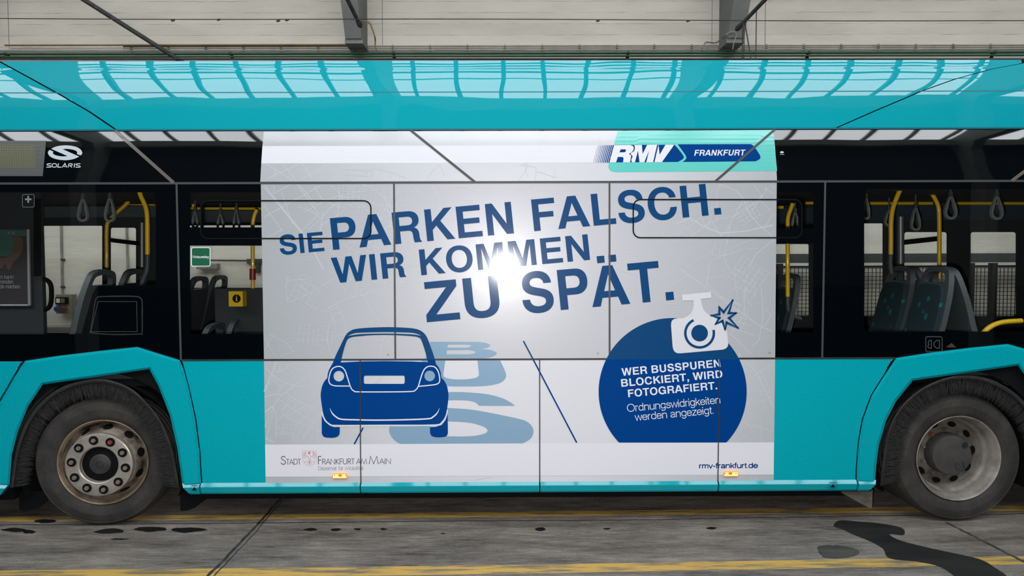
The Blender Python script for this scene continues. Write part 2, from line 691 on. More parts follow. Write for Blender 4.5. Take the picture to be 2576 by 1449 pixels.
# hall materials
def wall_material():
    m = bpy.data.materials.new('whitewashed_board_marked_concrete')
    nt, N, L = nodes(m)
    b = N['Principled BSDF']
    b.inputs['Roughness'].default_value = 0.85
    geo = N.new('ShaderNodeNewGeometry')
    sep = N.new('ShaderNodeSeparateXYZ')
    L.new(geo.outputs['Position'], sep.inputs['Vector'])
    n1 = N.new('ShaderNodeTexNoise')
    n1.inputs['Scale'].default_value = 9.0
    n1.inputs['Detail'].default_value = 5
    L.new(geo.outputs['Position'], n1.inputs['Vector'])
    # board joints: every 0.147 m
    ad = N.new('ShaderNodeMath'); ad.operation = 'MULTIPLY_ADD'
    ad.inputs[1].default_value = 0.018
    L.new(n1.outputs['Fac'], ad.inputs[0])
    L.new(sep.outputs['Z'], ad.inputs[2])
    dv = N.new('ShaderNodeMath'); dv.operation = 'DIVIDE'; dv.inputs[1].default_value = 0.1478
    L.new(ad.outputs[0], dv.inputs[0])
    fr = N.new('ShaderNodeMath'); fr.operation = 'FRACT'
    L.new(dv.outputs[0], fr.inputs[0])
    fl_ = N.new('ShaderNodeMath'); fl_.operation = 'FLOOR'
    L.new(dv.outputs[0], fl_.inputs[0])
    ln = N.new('ShaderNodeMath'); ln.operation = 'LESS_THAN'; ln.inputs[1].default_value = 0.034
    L.new(fr.outputs[0], ln.inputs[0])
    # broken line
    mp = N.new('ShaderNodeMapping'); mp.inputs['Scale'].default_value = (2.2, 1, 9)
    L.new(geo.outputs['Position'], mp.inputs['Vector'])
    n2 = N.new('ShaderNodeTexNoise'); n2.inputs['Scale'].default_value = 1.6; n2.inputs['Detail'].default_value = 8
    L.new(mp.outputs['Vector'], n2.inputs['Vector'])
    r2 = N.new('ShaderNodeMapRange'); r2.inputs['From Min'].default_value = 0.40; r2.inputs['From Max'].default_value = 0.62
    L.new(n2.outputs['Fac'], r2.inputs['Value'])
    mu = N.new('ShaderNodeMath'); mu.operation = 'MULTIPLY'
    L.new(ln.outputs[0], mu.inputs[0]); L.new(r2.outputs['Result'], mu.inputs[1])
    mu2 = N.new('ShaderNodeMath'); mu2.operation = 'MULTIPLY'; mu2.inputs[1].default_value = 0.75
    L.new(mu.outputs[0], mu2.inputs[0])
    gt = N.new('ShaderNodeMath'); gt.operation = 'GREATER_THAN'; gt.inputs[1].default_value = 4.72
    L.new(sep.outputs['Z'], gt.inputs[0])
    mu3 = N.new('ShaderNodeMath'); mu3.operation = 'MULTIPLY'
    L.new(mu2.outputs[0], mu3.inputs[0]); L.new(gt.outputs[0], mu3.inputs[1])
    # tone
    wn = N.new('ShaderNodeTexWhiteNoise'); wn.noise_dimensions = '1D'
    L.new(fl_.outputs[0], wn.inputs['W'])
    mp3 = N.new('ShaderNodeMapping'); mp3.inputs['Scale'].default_value = (0.8, 0.8, 3)
    L.new(geo.outputs['Position'], mp3.inputs['Vector'])
    n3 = N.new('ShaderNodeTexNoise'); n3.inputs['Scale'].default_value = 1.3; n3.inputs['Detail'].default_value = 7
    L.new(mp3.outputs['Vector'], n3.inputs['Vector'])
    add = N.new('ShaderNodeMath'); add.operation = 'MULTIPLY_ADD'; add.inputs[1].default_value = 0.25
    L.new(wn.outputs['Value'], add.inputs[0]); L.new(n3.outputs['Fac'], add.inputs[2])
    cr = N.new('ShaderNodeValToRGB')
    cr.color_ramp.elements[0].position = 0.35; cr.color_ramp.elements[0].color = (0.50, 0.468, 0.395, 1)
    cr.color_ramp.elements[1].position = 0.75; cr.color_ramp.elements[1].color = (0.61, 0.575, 0.495, 1)
    L.new(add.outputs[0], cr.inputs['Fac'])
    mx = N.new('ShaderNodeMix'); mx.data_type = 'RGBA'
    mx.inputs['B'].default_value = (0.10, 0.095, 0.08, 1)
    L.new(mu3.outputs[0], mx.inputs['Factor']); L.new(cr.outputs['Color'], mx.inputs['A'])
    L.new(mx.outputs['Result'], b.inputs['Base Color'])
    bp = N.new('ShaderNodeBump'); bp.inputs['Distance'].default_value = 0.006
    L.new(n2.outputs['Fac'], bp.inputs['Height']); L.new(bp.outputs['Normal'], b.inputs['Normal'])
    return m


M['wall'] = wall_material()
M['concrete_beam'] = mat('grey_concrete_beam', (0.16, 0.172, 0.162), rough=0.85, noise=((3, 3, 3), (0.205, 0.21, 0.197), 0.35, 0.7), bump=(14, 0.004))
M['concrete_light'] = mat('light_concrete', (0.30, 0.29, 0.26), rough=0.9, noise=((2, 2, 6), (0.22, 0.21, 0.185), 0.35, 0.7))
M['hall_dark'] = mat('dim_hall_wall', (0.02, 0.022, 0.024), rough=0.9)
M['hall_upper'] = mat('dim_grey_hall_wall', (0.03, 0.033, 0.036), rough=0.9)
M['hall_ceiling'] = mat('dim_hall_ceiling', (0.03, 0.033, 0.036), rough=0.9)
M['mullion'] = mat('dark_glazing_bar', (0.03, 0.04, 0.045), rough=0.6)
M['green_pipe'] = mat('dark_green_pipe_paint', (0.006, 0.075, 0.022), rough=0.4, coat=0.3, noise=((8, 8, 8), (0.012, 0.035, 0.02), 0.45, 0.75))
M['orange_pipe'] = mat('rusty_orange_conduit', (0.22, 0.115, 0.03), rough=0.6, noise=((5, 5, 5), (0.10, 0.065, 0.04), 0.45, 0.7))
M['conduit'] = mat('grey_conduit', (0.26, 0.25, 0.22), rough=0.6, noise=((5, 5, 5), (0.16, 0.15, 0.13), 0.4, 0.7))
M['iron'] = mat('dark_weathered_iron', (0.020, 0.024, 0.022), rough=0.7, noise=((12, 12, 12), (0.055, 0.055, 0.045), 0.45, 0.75))
M['mesh_wire'] = mat('dark_fence_wire', (0.012, 0.015, 0.015), rough=0.6)


def floor_material():
    m = bpy.data.materials.new('worn_concrete_floor')
    nt, N, L = nodes(m)
    b = N['Principled BSDF']
    geo = N.new('ShaderNodeNewGeometry')

    def noise(scale, s, det=8, rough=0.65):
        mp = N.new('ShaderNodeMapping'); mp.inputs['Scale'].default_value = scale
        L.new(geo.outputs['Position'], mp.inputs['Vector'])
        t = N.new('ShaderNodeTexNoise'); t.inputs['Scale'].default_value = s; t.inputs['Detail'].default_value = det
        t.inputs['Roughness'].default_value = rough
        L.new(mp.outputs['Vector'], t.inputs['Vector'])
        return t.outputs['Fac']
    a = noise((0.55, 2.6, 1), 1.9)
    c = noise((2.2, 15, 1), 2.4, 10, 0.78)
    e = noise((1.5, 3.5, 1), 30, 6, 0.75)
    s1 = N.new('ShaderNodeMath'); s1.operation = 'MULTIPLY_ADD'; s1.inputs[1].default_value = 0.95
    L.new(c, s1.inputs[0]); L.new(a, s1.inputs[2])
    s2 = N.new('ShaderNodeMath'); s2.operation = 'MULTIPLY_ADD'; s2.inputs[1].default_value = 0.42
    L.new(e, s2.inputs[0]); L.new(s1.outputs[0], s2.inputs[2])
    cr = N.new('ShaderNodeValToRGB')
    el = cr.color_ramp.elements
    cr.color_ramp.interpolation = 'LINEAR'
    div = N.new('ShaderNodeMath'); div.operation = 'DIVIDE'; div.inputs[1].default_value = 2.0
    el[0].position = 0.44; el[0].color = (0.030, 0.029, 0.027, 1)
    el[1].position = 0.69; el[1].color = (0.280, 0.252, 0.222, 1)
    for p_, c_ in ((0.50, (0.068, 0.063, 0.058)), (0.56, (0.130, 0.117, 0.102)), (0.62, (0.192, 0.172, 0.150))):
        n = el.new(p_); n.color = (*c_, 1)
    L.new(s2.outputs[0], div.inputs[0])
    L.new(div.outputs[0], cr.inputs['Fac'])
    L.new(cr.outputs['Color'], b.inputs['Base Color'])
    rr = N.new('ShaderNodeMapRange'); rr.inputs['From Min'].default_value = 0.7; rr.inputs['From Max'].default_value = 1.1
    rr.inputs['To Min'].default_value = 0.42; rr.inputs['To Max'].default_value = 0.75
    L.new(s2.outputs[0], rr.inputs['Value']); L.new(rr.outputs['Result'], b.inputs['Roughness'])
    bp = N.new('ShaderNodeBump'); bp.inputs['Distance'].default_value = 0.004
    L.new(s2.outputs[0], bp.inputs['Height']); L.new(bp.outputs['Normal'], b.inputs['Normal'])
    return m


M['floor'] = floor_material()
M['yellow_line'] = mat('worn_yellow_floor_paint', (0.56, 0.36, 0.085), rough=0.6,
                       noise=((2.6, 22, 1), (0.20, 0.165, 0.105), 0.47, 0.60), bump=(50, 0.002))
M['joint'] = mat('dark_floor_joint', (0.022, 0.021, 0.020), rough=0.8, noise=((10, 10, 10), (0.09, 0.085, 0.075), 0.5, 0.72))
M['oil'] = mat('oil_stain', (0.012, 0.013, 0.013), rough=0.35)
M['mud'] = mat('mud_caked_rubber', (0.09, 0.08, 0.065), rough=0.9, noise=((9, 9, 9), (0.02, 0.019, 0.018), 0.5, 0.7))
M['damp'] = mat('damp_concrete', (0.045, 0.043, 0.039), rough=0.6, spec=0.25, noise=((1.5, 7, 1), (0.10, 0.092, 0.082), 0.4, 0.7))
M['wet'] = mat('wet_concrete', (0.013, 0.014, 0.014), rough=0.55, spec=0.25, noise=((1.2, 5, 1), (0.030, 0.029, 0.027), 0.4, 0.75))

ms = bpy.data.materials.new('overcast_sky_behind_roof_glass')
nt, N, L = nodes(ms)
N.remove(N['Principled BSDF'])
em = N.new('ShaderNodeEmission')
em.inputs['Color'].default_value = (0.93, 0.96, 1.0, 1)
em.inputs['Strength'].default_value = SKY
L.new(em.outputs[0], N['Material Output'].inputs['Surface'])
M['sky'] = ms
ms2 = ms.copy()
ms2.name = 'overcast_sky_behind_rear_roof_glass'
ms2.node_tree.nodes['Emission'].inputs['Strength'].default_value = SKY_REAR
M['sky_rear'] = ms2

# ------------------------------------------------------------------ lettering: bold sans capitals (filled outlines)
BOLD = {
 'A': (722, 'M2 0 L268 718 L455 718 L720 0 L554 0 L505 148 L210 148 L162 0 Z M254 265 L460 265 L359 560 Z'),
 'B': (722, 'M73 0 L73 718 L410 718 C555 718 645 650 645 535 C645 455 610 405 545 378 C630 350 675 290 675 205 C675 75 575 0 420 0 Z M217 435 L217 600 L390 600 C455 600 497 570 497 517 C497 462 455 435 385 435 Z M217 118 L217 317 L400 317 C475 317 522 285 522 219 C522 153 475 118 400 118 Z'),
 'C': (722, 'M684 478 C670 630 550 737 380 737 C180 737 44 580 44 358 C44 130 180 -19 378 -19 C550 -19 672 90 686 262 L540 262 C525 165 470 108 380 108 C262 108 192 205 192 358 C192 515 265 610 382 610 C465 610 522 560 538 478 Z'),
 'D': (722, 'M76 0 L76 718 L355 718 C565 718 685 590 685 360 C685 135 560 0 355 0 Z M224 123 L335 123 C470 123 537 205 537 360 C537 515 470 595 335 595 L224 595 Z'),
 'E': (667, 'M76 0 L76 718 L610 718 L610 595 L224 595 L224 433 L580 433 L580 310 L224 310 L224 123 L621 123 L621 0 Z'),
 'F': (611, 'M74 0 L74 718 L583 718 L583 595 L222 595 L222 420 L540 420 L540 297 L222 297 L222 0 Z'),
 'G': (778, 'M713 391 L713 0 L612 0 L597 83 C550 15 480 -19 392 -19 C190 -19 44 130 44 355 C44 585 190 737 400 737 C570 737 690 640 708 485 L562 485 C545 565 485 610 400 610 C275 610 192 510 192 357 C192 205 280 108 405 108 C495 108 560 165 572 270 L425 270 L425 391 Z'),
 'H': (722, 'M71 0 L71 718 L219 718 L219 440 L503 440 L503 718 L651 718 L651 0 L503 0 L503 313 L219 313 L219 0 Z'),
 'I': (278, 'M64 0 L64 718 L212 718 L212 0 Z'),
 'K': (722, 'M87 0 L87 718 L235 718 L235 420 L525 718 L708 718 L425 435 L722 0 L543 0 L325 335 L235 243 L235 0 Z'),
 'L': (611, 'M76 0 L76 718 L224 718 L224 127 L583 127 L583 0 Z'),
 'M': (833, 'M69 0 L69 718 L276 718 L418 220 L557 718 L765 718 L765 0 L629 0 L629 580 L490 0 L344 0 L205 580 L205 0 Z'),
 'N': (722, 'M69 0 L69 718 L225 718 L513 235 L513 718 L654 718 L654 0 L498 0 L210 482 L210 0 Z'),
 'O': (778, 'M389 737 C185 737 44 588 44 359 C44 130 185 -19 389 -19 C593 -19 734 130 734 359 C734 588 593 737 389 737 Z M389 108 C268 108 192 206 192 359 C192 512 268 610 389 610 C510 610 586 512 586 359 C586 206 510 108 389 108 Z'),
 'P': (667, 'M73 0 L73 718 L400 718 C550 718 627 625 627 490 C627 340 535 255 395 255 L221 255 L221 0 Z M221 378 L221 595 L360 595 C440 595 479 555 479 487 C479 420 440 378 360 378 Z'),
 'R': (722, 'M76 0 L76 718 L430 718 C575 718 665 640 665 520 C665 430 620 365 540 340 C620 315 645 265 648 170 C650 80 655 40 690 18 L690 0 L530 0 C510 40 508 90 505 150 C502 250 480 277 390 277 L224 277 L224 0 Z M224 400 L224 595 L405 595 C480 595 517 560 517 498 C517 435 480 400 400 400 Z'),
 'S': (667, 'M611 508 C605 655 500 737 335 737 C175 737 62 655 62 515 C62 385 150 335 290 302 C430 268 482 255 482 195 C482 140 430 105 345 105 C245 105 190 150 182 238 L39 238 C42 75 155 -19 340 -19 C515 -19 628 65 628 210 C628 340 540 390 405 422 C260 456 208 472 208 530 C208 582 255 613 325 613 C410 613 458 575 467 508 Z'),
 'T': (611, 'M14 595 L14 718 L598 718 L598 595 L380 595 L380 0 L232 0 L232 595 Z'),
 'U': (722, 'M72 718 L72 265 C72 80 180 -19 360 -19 C545 -19 651 80 651 265 L651 718 L503 718 L503 270 C503 165 460 108 361 108 C262 108 220 165 220 270 L220 718 Z'),
 'W': (944, 'M10 718 L165 718 L275 225 L393 718 L551 718 L668 225 L779 718 L934 718 L752 0 L595 0 L472 505 L349 0 L192 0 Z'),
 'Z': (611, 'M25 0 L25 128 L402 595 L45 595 L45 718 L576 718 L576 600 L195 123 L585 123 L585 0 Z'),
 '.': (278, 'M64 0 L64 146 L214 146 L214 0 Z'),
 ',': (278, 'M64 0 L64 146 L214 146 L214 20 C214 -90 160 -150 64 -160 L64 -95 C110 -85 135 -50 138 0 Z'),
 ' ': (278, ''),
}
BOLD['Ä'] = (722, BOLD['A'][1] + ' M180 775 L180 900 L322 900 L322 775 Z M400 775 L400 900 L542 900 L542 775 Z')

# ------------------------------------------------------------------ lettering: even-stroke letters (centre lines)
LINE = {
 'a': (470, 'M70 380 C85 450 140 490 230 490 C340 490 385 440 385 370 L385 90 C385 40 405 22 455 30 M385 290 C300 255 50 290 50 140 C50 70 110 30 190 30 C300 30 385 100 385 190'),
 'α': (500, 'M430 523 L430 0 M430 261 C430 390 360 490 245 490 C130 490 55 390 55 261 C55 130 130 30 245 30 C360 30 430 130 430 261'),
 'b': (500, 'M70 718 L70 0 M70 261 C70 390 140 490 255 490 C370 490 445 390 445 261 C445 130 370 30 255 30 C140 30 70 130 70 261'),
 'c': (465, 'M430 360 C410 445 340 490 245 490 C110 490 45 390 45 261 C45 120 110 30 245 30 C345 30 415 80 435 175'),
 'd': (500, 'M430 718 L430 0 M430 261 C430 390 360 490 245 490 C130 490 55 390 55 261 C55 130 130 30 245 30 C360 30 430 130 430 261'),
 'e': (485, 'M50 270 L440 270 C440 400 370 490 245 490 C110 490 45 390 45 261 C45 120 120 30 245 30 C340 30 415 80 430 160'),
 'f': (240, 'M100 0 L100 590 C100 670 135 700 235 690 M10 490 L220 490'),
 'g': (500, 'M430 523 L430 20 C430 -110 360 -170 245 -170 C150 -170 95 -130 80 -60 M430 270 C430 400 360 490 245 490 C130 490 55 400 55 270 C55 140 130 50 245 50 C360 50 430 140 430 270'),
 'h': (500, 'M70 718 L70 0 M70 330 C90 440 170 490 270 490 C390 490 430 430 430 330 L430 0'),
 'i': (145, 'M70 0 L70 523 M70 620 L70 718'),
 'k': (430, 'M70 0 L70 718 M70 180 L390 523 M190 310 L410 0'),
 'l': (140, 'M70 0 L70 718'),
 'm': (700, 'M70 0 L70 523 M70 350 C80 440 140 490 220 490 C330 490 350 430 350 340 L350 0 M350 350 C360 440 420 490 500 490 C600 490 630 430 630 340 L630 0'),
 'n': (500, 'M70 0 L70 523 M70 330 C90 440 170 490 270 490 C390 490 430 430 430 330 L430 0'),
 'o': (520, 'M260 490 C130 490 45 390 45 261 C45 130 130 30 260 30 C390 30 475 130 475 261 C475 390 390 490 260 490'),
 'r': (300, 'M70 0 L70 523 M70 330 C85 430 150 495 275 485'),
 's': (440, 'M385 390 C370 455 310 490 220 490 C130 490 70 450 70 385 C70 250 400 330 400 150 C400 70 330 30 230 30 C120 30 55 75 40 160'),
 't': (250, 'M110 670 L110 120 C110 50 140 28 225 35 M15 490 L220 490'),
 'u': (500, 'M430 523 L430 0 M430 190 C410 80 330 30 240 30 C120 30 70 90 70 190 L70 523'),
 'v': (430, 'M15 523 L215 20 L415 523'),
 'w': (640, 'M15 523 L165 20 L320 500 L475 20 L625 523'),
 'z': (430, 'M40 493 L385 493 L45 30 L400 30'),
 '-': (300, 'M40 260 L260 260'), '.': (150, 'M75 0 L75 95'), ' ': (260, ''),
 'O': (740, 'M370 702 C180 702 48 560 48 359 C48 160 180 16 370 16 C560 16 692 160 692 359 C692 560 560 702 370 702'),
 'N': (640, 'M75 0 L75 700 L560 20 L560 718'),
 'D': (640, 'M75 30 L75 690 L270 690 C480 690 590 560 590 359 C590 160 480 30 270 30 L75 30'),
 'M': (800, 'M30 0 L140 700 L400 30 L660 700 L770 0'),
 'S': (490, 'M420 560 C400 650 340 692 260 692 C160 692 90 630 90 540 C90 360 440 380 440 190 C440 90 360 26 255 26 C150 26 75 90 50 190'),
 'T': (450, 'M10 690 L440 690 M225 690 L225 0'),
 'A': (580, 'M15 0 L290 700 L565 0 M110 240 L470 240'),
 'F': (420, 'M80 0 L80 690 L400 690 M80 370 L390 370'),
 'R': (490, 'M80 0 L80 690 L250 690 C370 690 430 620 430 530 C430 430 370 370 250 370 L80 370 M240 370 L470 0'),
 'K': (500, 'M80 0 L80 718 M460 718 L95 360 L490 0'),
 'U': (570, 'M75 718 L75 230 C75 90 170 28 285 28 C400 28 490 90 490 230 L490 718'),
 'I': (150, 'M75 0 L75 718'), 'B': (520, 'M80 30 L80 690 L260 690 C370 690 420 620 420 540 C420 440 360 385 260 385 L80 385 M260 385 C390 385 450 310 450 210 C450 100 380 30 260 30 L80 30'),
}
LINE['ü'] = (500, LINE['u'][1] + ' M160 640 L160 720 M340 640 L340 720')
LINE['ä'] = (500, LINE['α'][1] + ' M160 640 L160 720 M330 640 L330 720')


def word(mb, text, p0, p1, cap, fmap, font='BOLD', w=60, lean=0.0, up=None, mi=0, track=0, rows=None):
    """set text from baseline pixel p0 to baseline pixel p1 (its ink spans exactly that), capital height cap pixels"""
    tab = BOLD if font == 'BOLD' else LINE
    x = 0
    items = []
    lo, hi = 1e9, -1e9
    for ch in text:
        adv, d = tab[ch]
        loops = path(d, 8)
        if loops:
            pad = 0 if font == 'BOLD' else w / 2
            lo = min(lo, x + min(q[0] for l in loops for q in l) - pad)
            hi = max(hi, x + max(q[0] for l in loops for q in l) + pad)
        items.append((x, loops))
        x += adv + track
    L = math.hypot(p1[0] - p0[0], p1[1] - p0[1])
    ux, uy = (p1[0] - p0[0]) / L, (p1[1] - p0[1]) / L
    sx = L / (hi - lo)
    sy = cap / 718.0
    if up is None:
        up = (uy, -ux)

    def T(gx, gy):
        a = (gx - lo) * sx
        b = gy * sy
        a += lean * b
        return (p0[0] + ux * a + up[0] * b, p0[1] + uy * a + up[1] * b)
    for xo, loops in items:
        if not loops:
            continue
        if font == 'BOLD':
            fill(mb, [[T(q[0] + xo, q[1]) for q in l] for l in loops], fmap, mi, rows)
        else:
            for l in loops:
                closed = len(l) > 3 and math.hypot(l[0][0] - l[-1][0], l[0][1] - l[-1][1]) < 1
                pts = [T(q[0] + xo, q[1]) for q in (l[:-1] if closed else l)]
                ribbon_faces(mb, pts, w * sy, fmap, closed, mi)


# ================================================================== the setting
Z_SEAM, Z_TOP = 2.403, PS(1288, 152.5).z
HX0, HX1, HY0, HY1 = -13.0, 13.0, -6.8, 4.5
Z_LOW, Z_HIGH, Y_RIDGE = 6.05, 8.85, -3.5       # eaves, ridge height, ridge line of the saddle roof

fl_mb = MB()
fl_mb.quad((HX0, HY0, 0), (HX1, HY0, 0), (HX1, HY1, 0), (HX0, HY1, 0))
floor = struct(fl_mb.build('floor', M['floor']))


def ground(name, pts, m, z=0.0006, label=None, sm=0, jit=0):
    if sm:
        pts = smooth_loop(pts, sm)
    if jit:
        pts = [(x + rnd.uniform(-2, 2) * jit, y + rnd.uniform(-1, 1) * jit) for x, y in pts]
    mb = MB()
    fill(mb, [pts], lambda x, y: G(x, y, z))
    return mb.build(name, m, floor, label)


def band(pts_top, pts_bot):
    return list(pts_top) + list(reversed(pts_bot))


ground('yellow_line', band([(-350, 1439.5), (0, 1435), (500, 1430.5), (1300, 1421), (2144, 1406.5), (2576, 1398.5), (2950, 1392)],
                           [(-350, 1465), (0, 1460), (500, 1454), (1300, 1443), (2144, 1428), (2576, 1419), (2950, 1412)]), M['yellow_line'],
       label='worn yellow floor line in front of the bus')
ground('yellow_line', band([(-400, 1304), (374, 1296.5), (691, 1293.5), (1300, 1287), (2144, 1277), (2950, 1267)],
                           [(-400, 1317), (374, 1309), (691, 1306), (1300, 1300), (2144, 1291), (2950, 1281)]), M['yellow_line'],
       label='worn yellow floor line under the bus')
# joints between the floor slabs
jb = MB()


def wob(pts, amp, n=10):
    out = []
    for a, b in zip(pts, pts[1:]):
        for k in range(n):
            t = k / n
            out.append((a[0] + (b[0] - a[0]) * t + rnd.uniform(-amp, amp), a[1] + (b[1] - a[1]) * t + rnd.uniform(-amp, amp) * 0.4))
    out.append(pts[-1])
    return out


def gribbon(pts, w0, z=0.0009):
    q = [G(x, y, z) for x, y in pts]
    L2, R2 = ribbon([(p.x, p.y) for p in q], w0)
    n = len(q)
    jb.add([(p[0], p[1], z) for p in L2] + [(p[0], p[1], z) for p in R2], [(i, i + 1, n + i + 1, n + i) for i in range(n - 1)])


gribbon(wob([(470, 1500), (560, 1412), (640, 1328), (706, 1254), (745, 1215)], 1.2), 0.022)
gribbon(wob([(486, 1500), (574, 1412), (652, 1328), (712, 1258)], 1.5), 0.010)
gribbon(wob([(2380, 1314), (2450, 1349), (2530, 1390), (2640, 1446)], 1.2), 0.024)
gribbon(wob([(-200, 1322), (620, 1316), (1100, 1311), (1600, 1308), (2100, 1299), (2900, 1288)], 0.8, 24), 0.014)
gribbon(wob([(690, 1300), (760, 1284), (850, 1280), (990, 1268)], 1.5), 0.006)
gribbon(wob([(1120, 1272), (1180, 1262), (1260, 1258)], 1.5), 0.006)
struct(jb.build('floor_joint', M['joint'], floor))
rs = random.Random(3)
for (x, y, rx, ry) in [(782, 1332, 18, 3.6), (845, 1332, 14, 3.6), (900, 1331, 9, 2.6), (965, 1331, 9, 2.6), (1360, 1331, 15, 4.2), (1527, 1330, 10, 2.2),
                       (1790, 1328.5, 14, 3.6), (36, 1333, 33, 5.5), (74, 1338, 16, 5), (277, 1336, 40, 6.5), (382, 1331, 43, 6.5), (472, 1333, 48, 7),
                       (115, 1311, 32, 5), (1115, 1342, 6, 1.6), (300, 1356, 22, 2.2)]:
    ground('oil_stain', [(x + rx * cos(2 * pi * k / 11) * rs.uniform(0.75, 1.1), y + ry * sin(2 * pi * k / 11) * rs.uniform(0.7, 1.15)) for k in range(11)],
           M['oil'], 0.0012, sm=4, jit=0.45)
z7 = lambda x, y: (1900 + x / 2.46, 860 + y / 2.46)
ground('wet_patch', [z7(*p) for p in [(485, 1140), (520, 1105), (640, 1112), (760, 1122), (905, 1150), (918, 1195), (830, 1190), (900, 1230), (1080, 1275), (1240, 1310),
                                      (1390, 1345), (1480, 1395), (1560, 1470), (1300, 1480), (1150, 1395), (1000, 1360), (830, 1340), (790, 1280), (700, 1230), (600, 1190), (540, 1160)]],
       M['wet'], 0.0010, 'dark wet patch spreading beside the rear wheel', 4)
ground('wet_patch', [z7(*p) for p in [(385, 1270), (480, 1258), (600, 1275), (640, 1310), (560, 1338), (420, 1330)]], M['damp'], 0.0002, 'faint damp patch', 6, 1.5)

# back wall, side walls, and the wall behind the photographer (grey, with an added dark strip below for the bus glass to mirror)
wb = MB()
wb.quad((HX0, HY1, 0), (HX1, HY1, 0), (HX1, HY1, Z_LOW), (HX0, HY1, Z_LOW))
wall_back = struct(wb.build('wall_back', M['wall']))
YB = HY1
for name, x in (('wall_left', HX0), ('wall_right', HX1)):
    mb = MB()
    mb.add([(x, HY0, 0), (x, HY1, 0), (x, HY1, Z_LOW), (x, Y_RIDGE, Z_HIGH), (x, HY0, Z_LOW)], [(0, 1, 2, 3, 4)])
    struct(mb.build(name, M['hall_dark']))
mb = MB()
mb.quad((HX0, HY0, 0), (HX1, HY0, 0), (HX1, HY0, 6.26), (HX0, HY0, 6.26))
struct(mb.build('wall_front', M['hall_upper']))
mb = MB()
mb.box((HX0, HY0, 0), (HX1, HY0 + 0.05, 1.42))
struct(mb.build('added_dark_strip', M['black']))

# saddle roof: solid slope over the bus, glazed slope over the photographer
def slope(y):
    return Z_LOW + (Z_HIGH - Z_LOW) * (HY1 - y) / (HY1 - Y_RIDGE)


SLOT = (1.4, 3.2)
cb = MB()
for ya, yb in ((Y_RIDGE, SLOT[0]), (SLOT[1], HY1)):
    cb.prism([(HX0, ya, slope(ya)), (HX0, yb, slope(yb)), (HX0, yb, slope(yb) + 0.2), (HX0, ya, slope(ya) + 0.2)], (HX1 - HX0, 0, 0))
struct(cb.build('ceiling', M['hall_ceiling']))
# glazing: plane from (GY0, GZ0) up to (GY1, GZ1)
GY0, GZ0, GY1, GZ1 = -6.62, 6.2, -3.5, 8.83
e = MB()
e.quad((HX0, GY0 - 0.10, GZ0 + 0.06), (HX1, GY0 - 0.10, GZ0 + 0.06), (HX1, GY1 - 0.10, GZ1 + 0.06), (HX0, GY1 - 0.10, GZ1 + 0.06))
win = struct(e.build('window_1', M['sky']))
gy = lambda z: GY0 + (GY1 - GY0) * (z - GZ0) / (GZ1 - GZ0)
mb = MB()
for i in range(-18, 19):
    x = 0.60 + 0.715 * i
    if HX0 < x < HX1:
        w = 0.036
        mb.prism([(x - w, GY0 - 0.1, GZ0), (x + w, GY0 - 0.1, GZ0), (x + w, GY0 + 0.02, GZ0), (x - w, GY0 + 0.02, GZ0)], (0, GY1 - GY0, GZ1 - GZ0))
for z, h in ((7.86, 0.055), (8.20, 0.022), (8.36, 0.020), (7.45, 0.008)):
    mb.box((HX0, gy(z) - 0.05, z - h), (HX1, gy(z) + 0.08, z + h))
mb.build('glazing_bars', M['mullion'], win)
e = MB()
e.quad((HX0, SLOT[0], slope(SLOT[0]) + 0.18), (HX1, SLOT[0], slope(SLOT[0]) + 0.18), (HX1, SLOT[1], slope(SLOT[1]) + 0.18), (HX0, SLOT[1], slope(SLOT[1]) + 0.18))
win2 = struct(e.build('window_2', M['sky_rear']))
mb = MB()
for i in range(-18, 19):
    x = 0.60 + 0.715 * i
    mb.prism([(x - 0.03, SLOT[0], slope(SLOT[0])), (x + 0.03, SLOT[0], slope(SLOT[0])), (x + 0.03, SLOT[1], slope(SLOT[1])), (x - 0.03, SLOT[1], slope(SLOT[1]))], (0, 0, 0.1))
mb.build('glazing_bars', M['mullion'], win2)
# light beam under the glazing
mb = MB()
mb.box((HX0, HY0, 5.62), (HX1, -6.5, GZ0))
struct(mb.build('trim_1', M['concrete_light']))
# portal frames
for k, x in enumerate((-7.0, -1.97, 2.93, 7.9)):
    prof = [(YB + 0.02, 4.71), (4.13, 4.71), (4.05, 4.86), (3.72, 5.45), (3.3, 5.85), (2.6, slope(2.6) - 0.42), (-2.3, 7.25), (-3.2, 7.0),
            (-6.0, 5.85), (-6.35, 5.3), (-6.45, 0.0), (-6.75, 0.0), (HY0 + 0.02, 6.0), (GY0 + 0.02, GZ0 - 0.08), (GY1, GZ1 - 0.16), (2.0, slope(2.0) - 0.01), (YB + 0.02, Z_LOW - 0.01)]
    hw = 0.105
    mb = MB()
    mb.prism([(x - hw, y, z) for y, z in prof], (2 * hw, 0, 0))
    mb.box((x - hw - 0.01, 4.15, 4.655), (x + hw + 0.01, YB + 0.02, 4.71))
    struct(mb.build('trim_%d' % (k + 2), M['concrete_beam']))

M['wall_joint'] = mat('dusty_wall_joint', (0.20, 0.19, 0.165), rough=0.9)
for px in (21.5, 878, 962, 1791, 1925):
    q = P(px, 60, YB)
    MB().box((q.x - 0.003, YB - 0.004, 4.72), (q.x + 0.003, YB + 0.004, 6.0)).build('panel_joint', M['wall_joint'], wall_back)

# ---- services on the back wall
Yp = 4.36


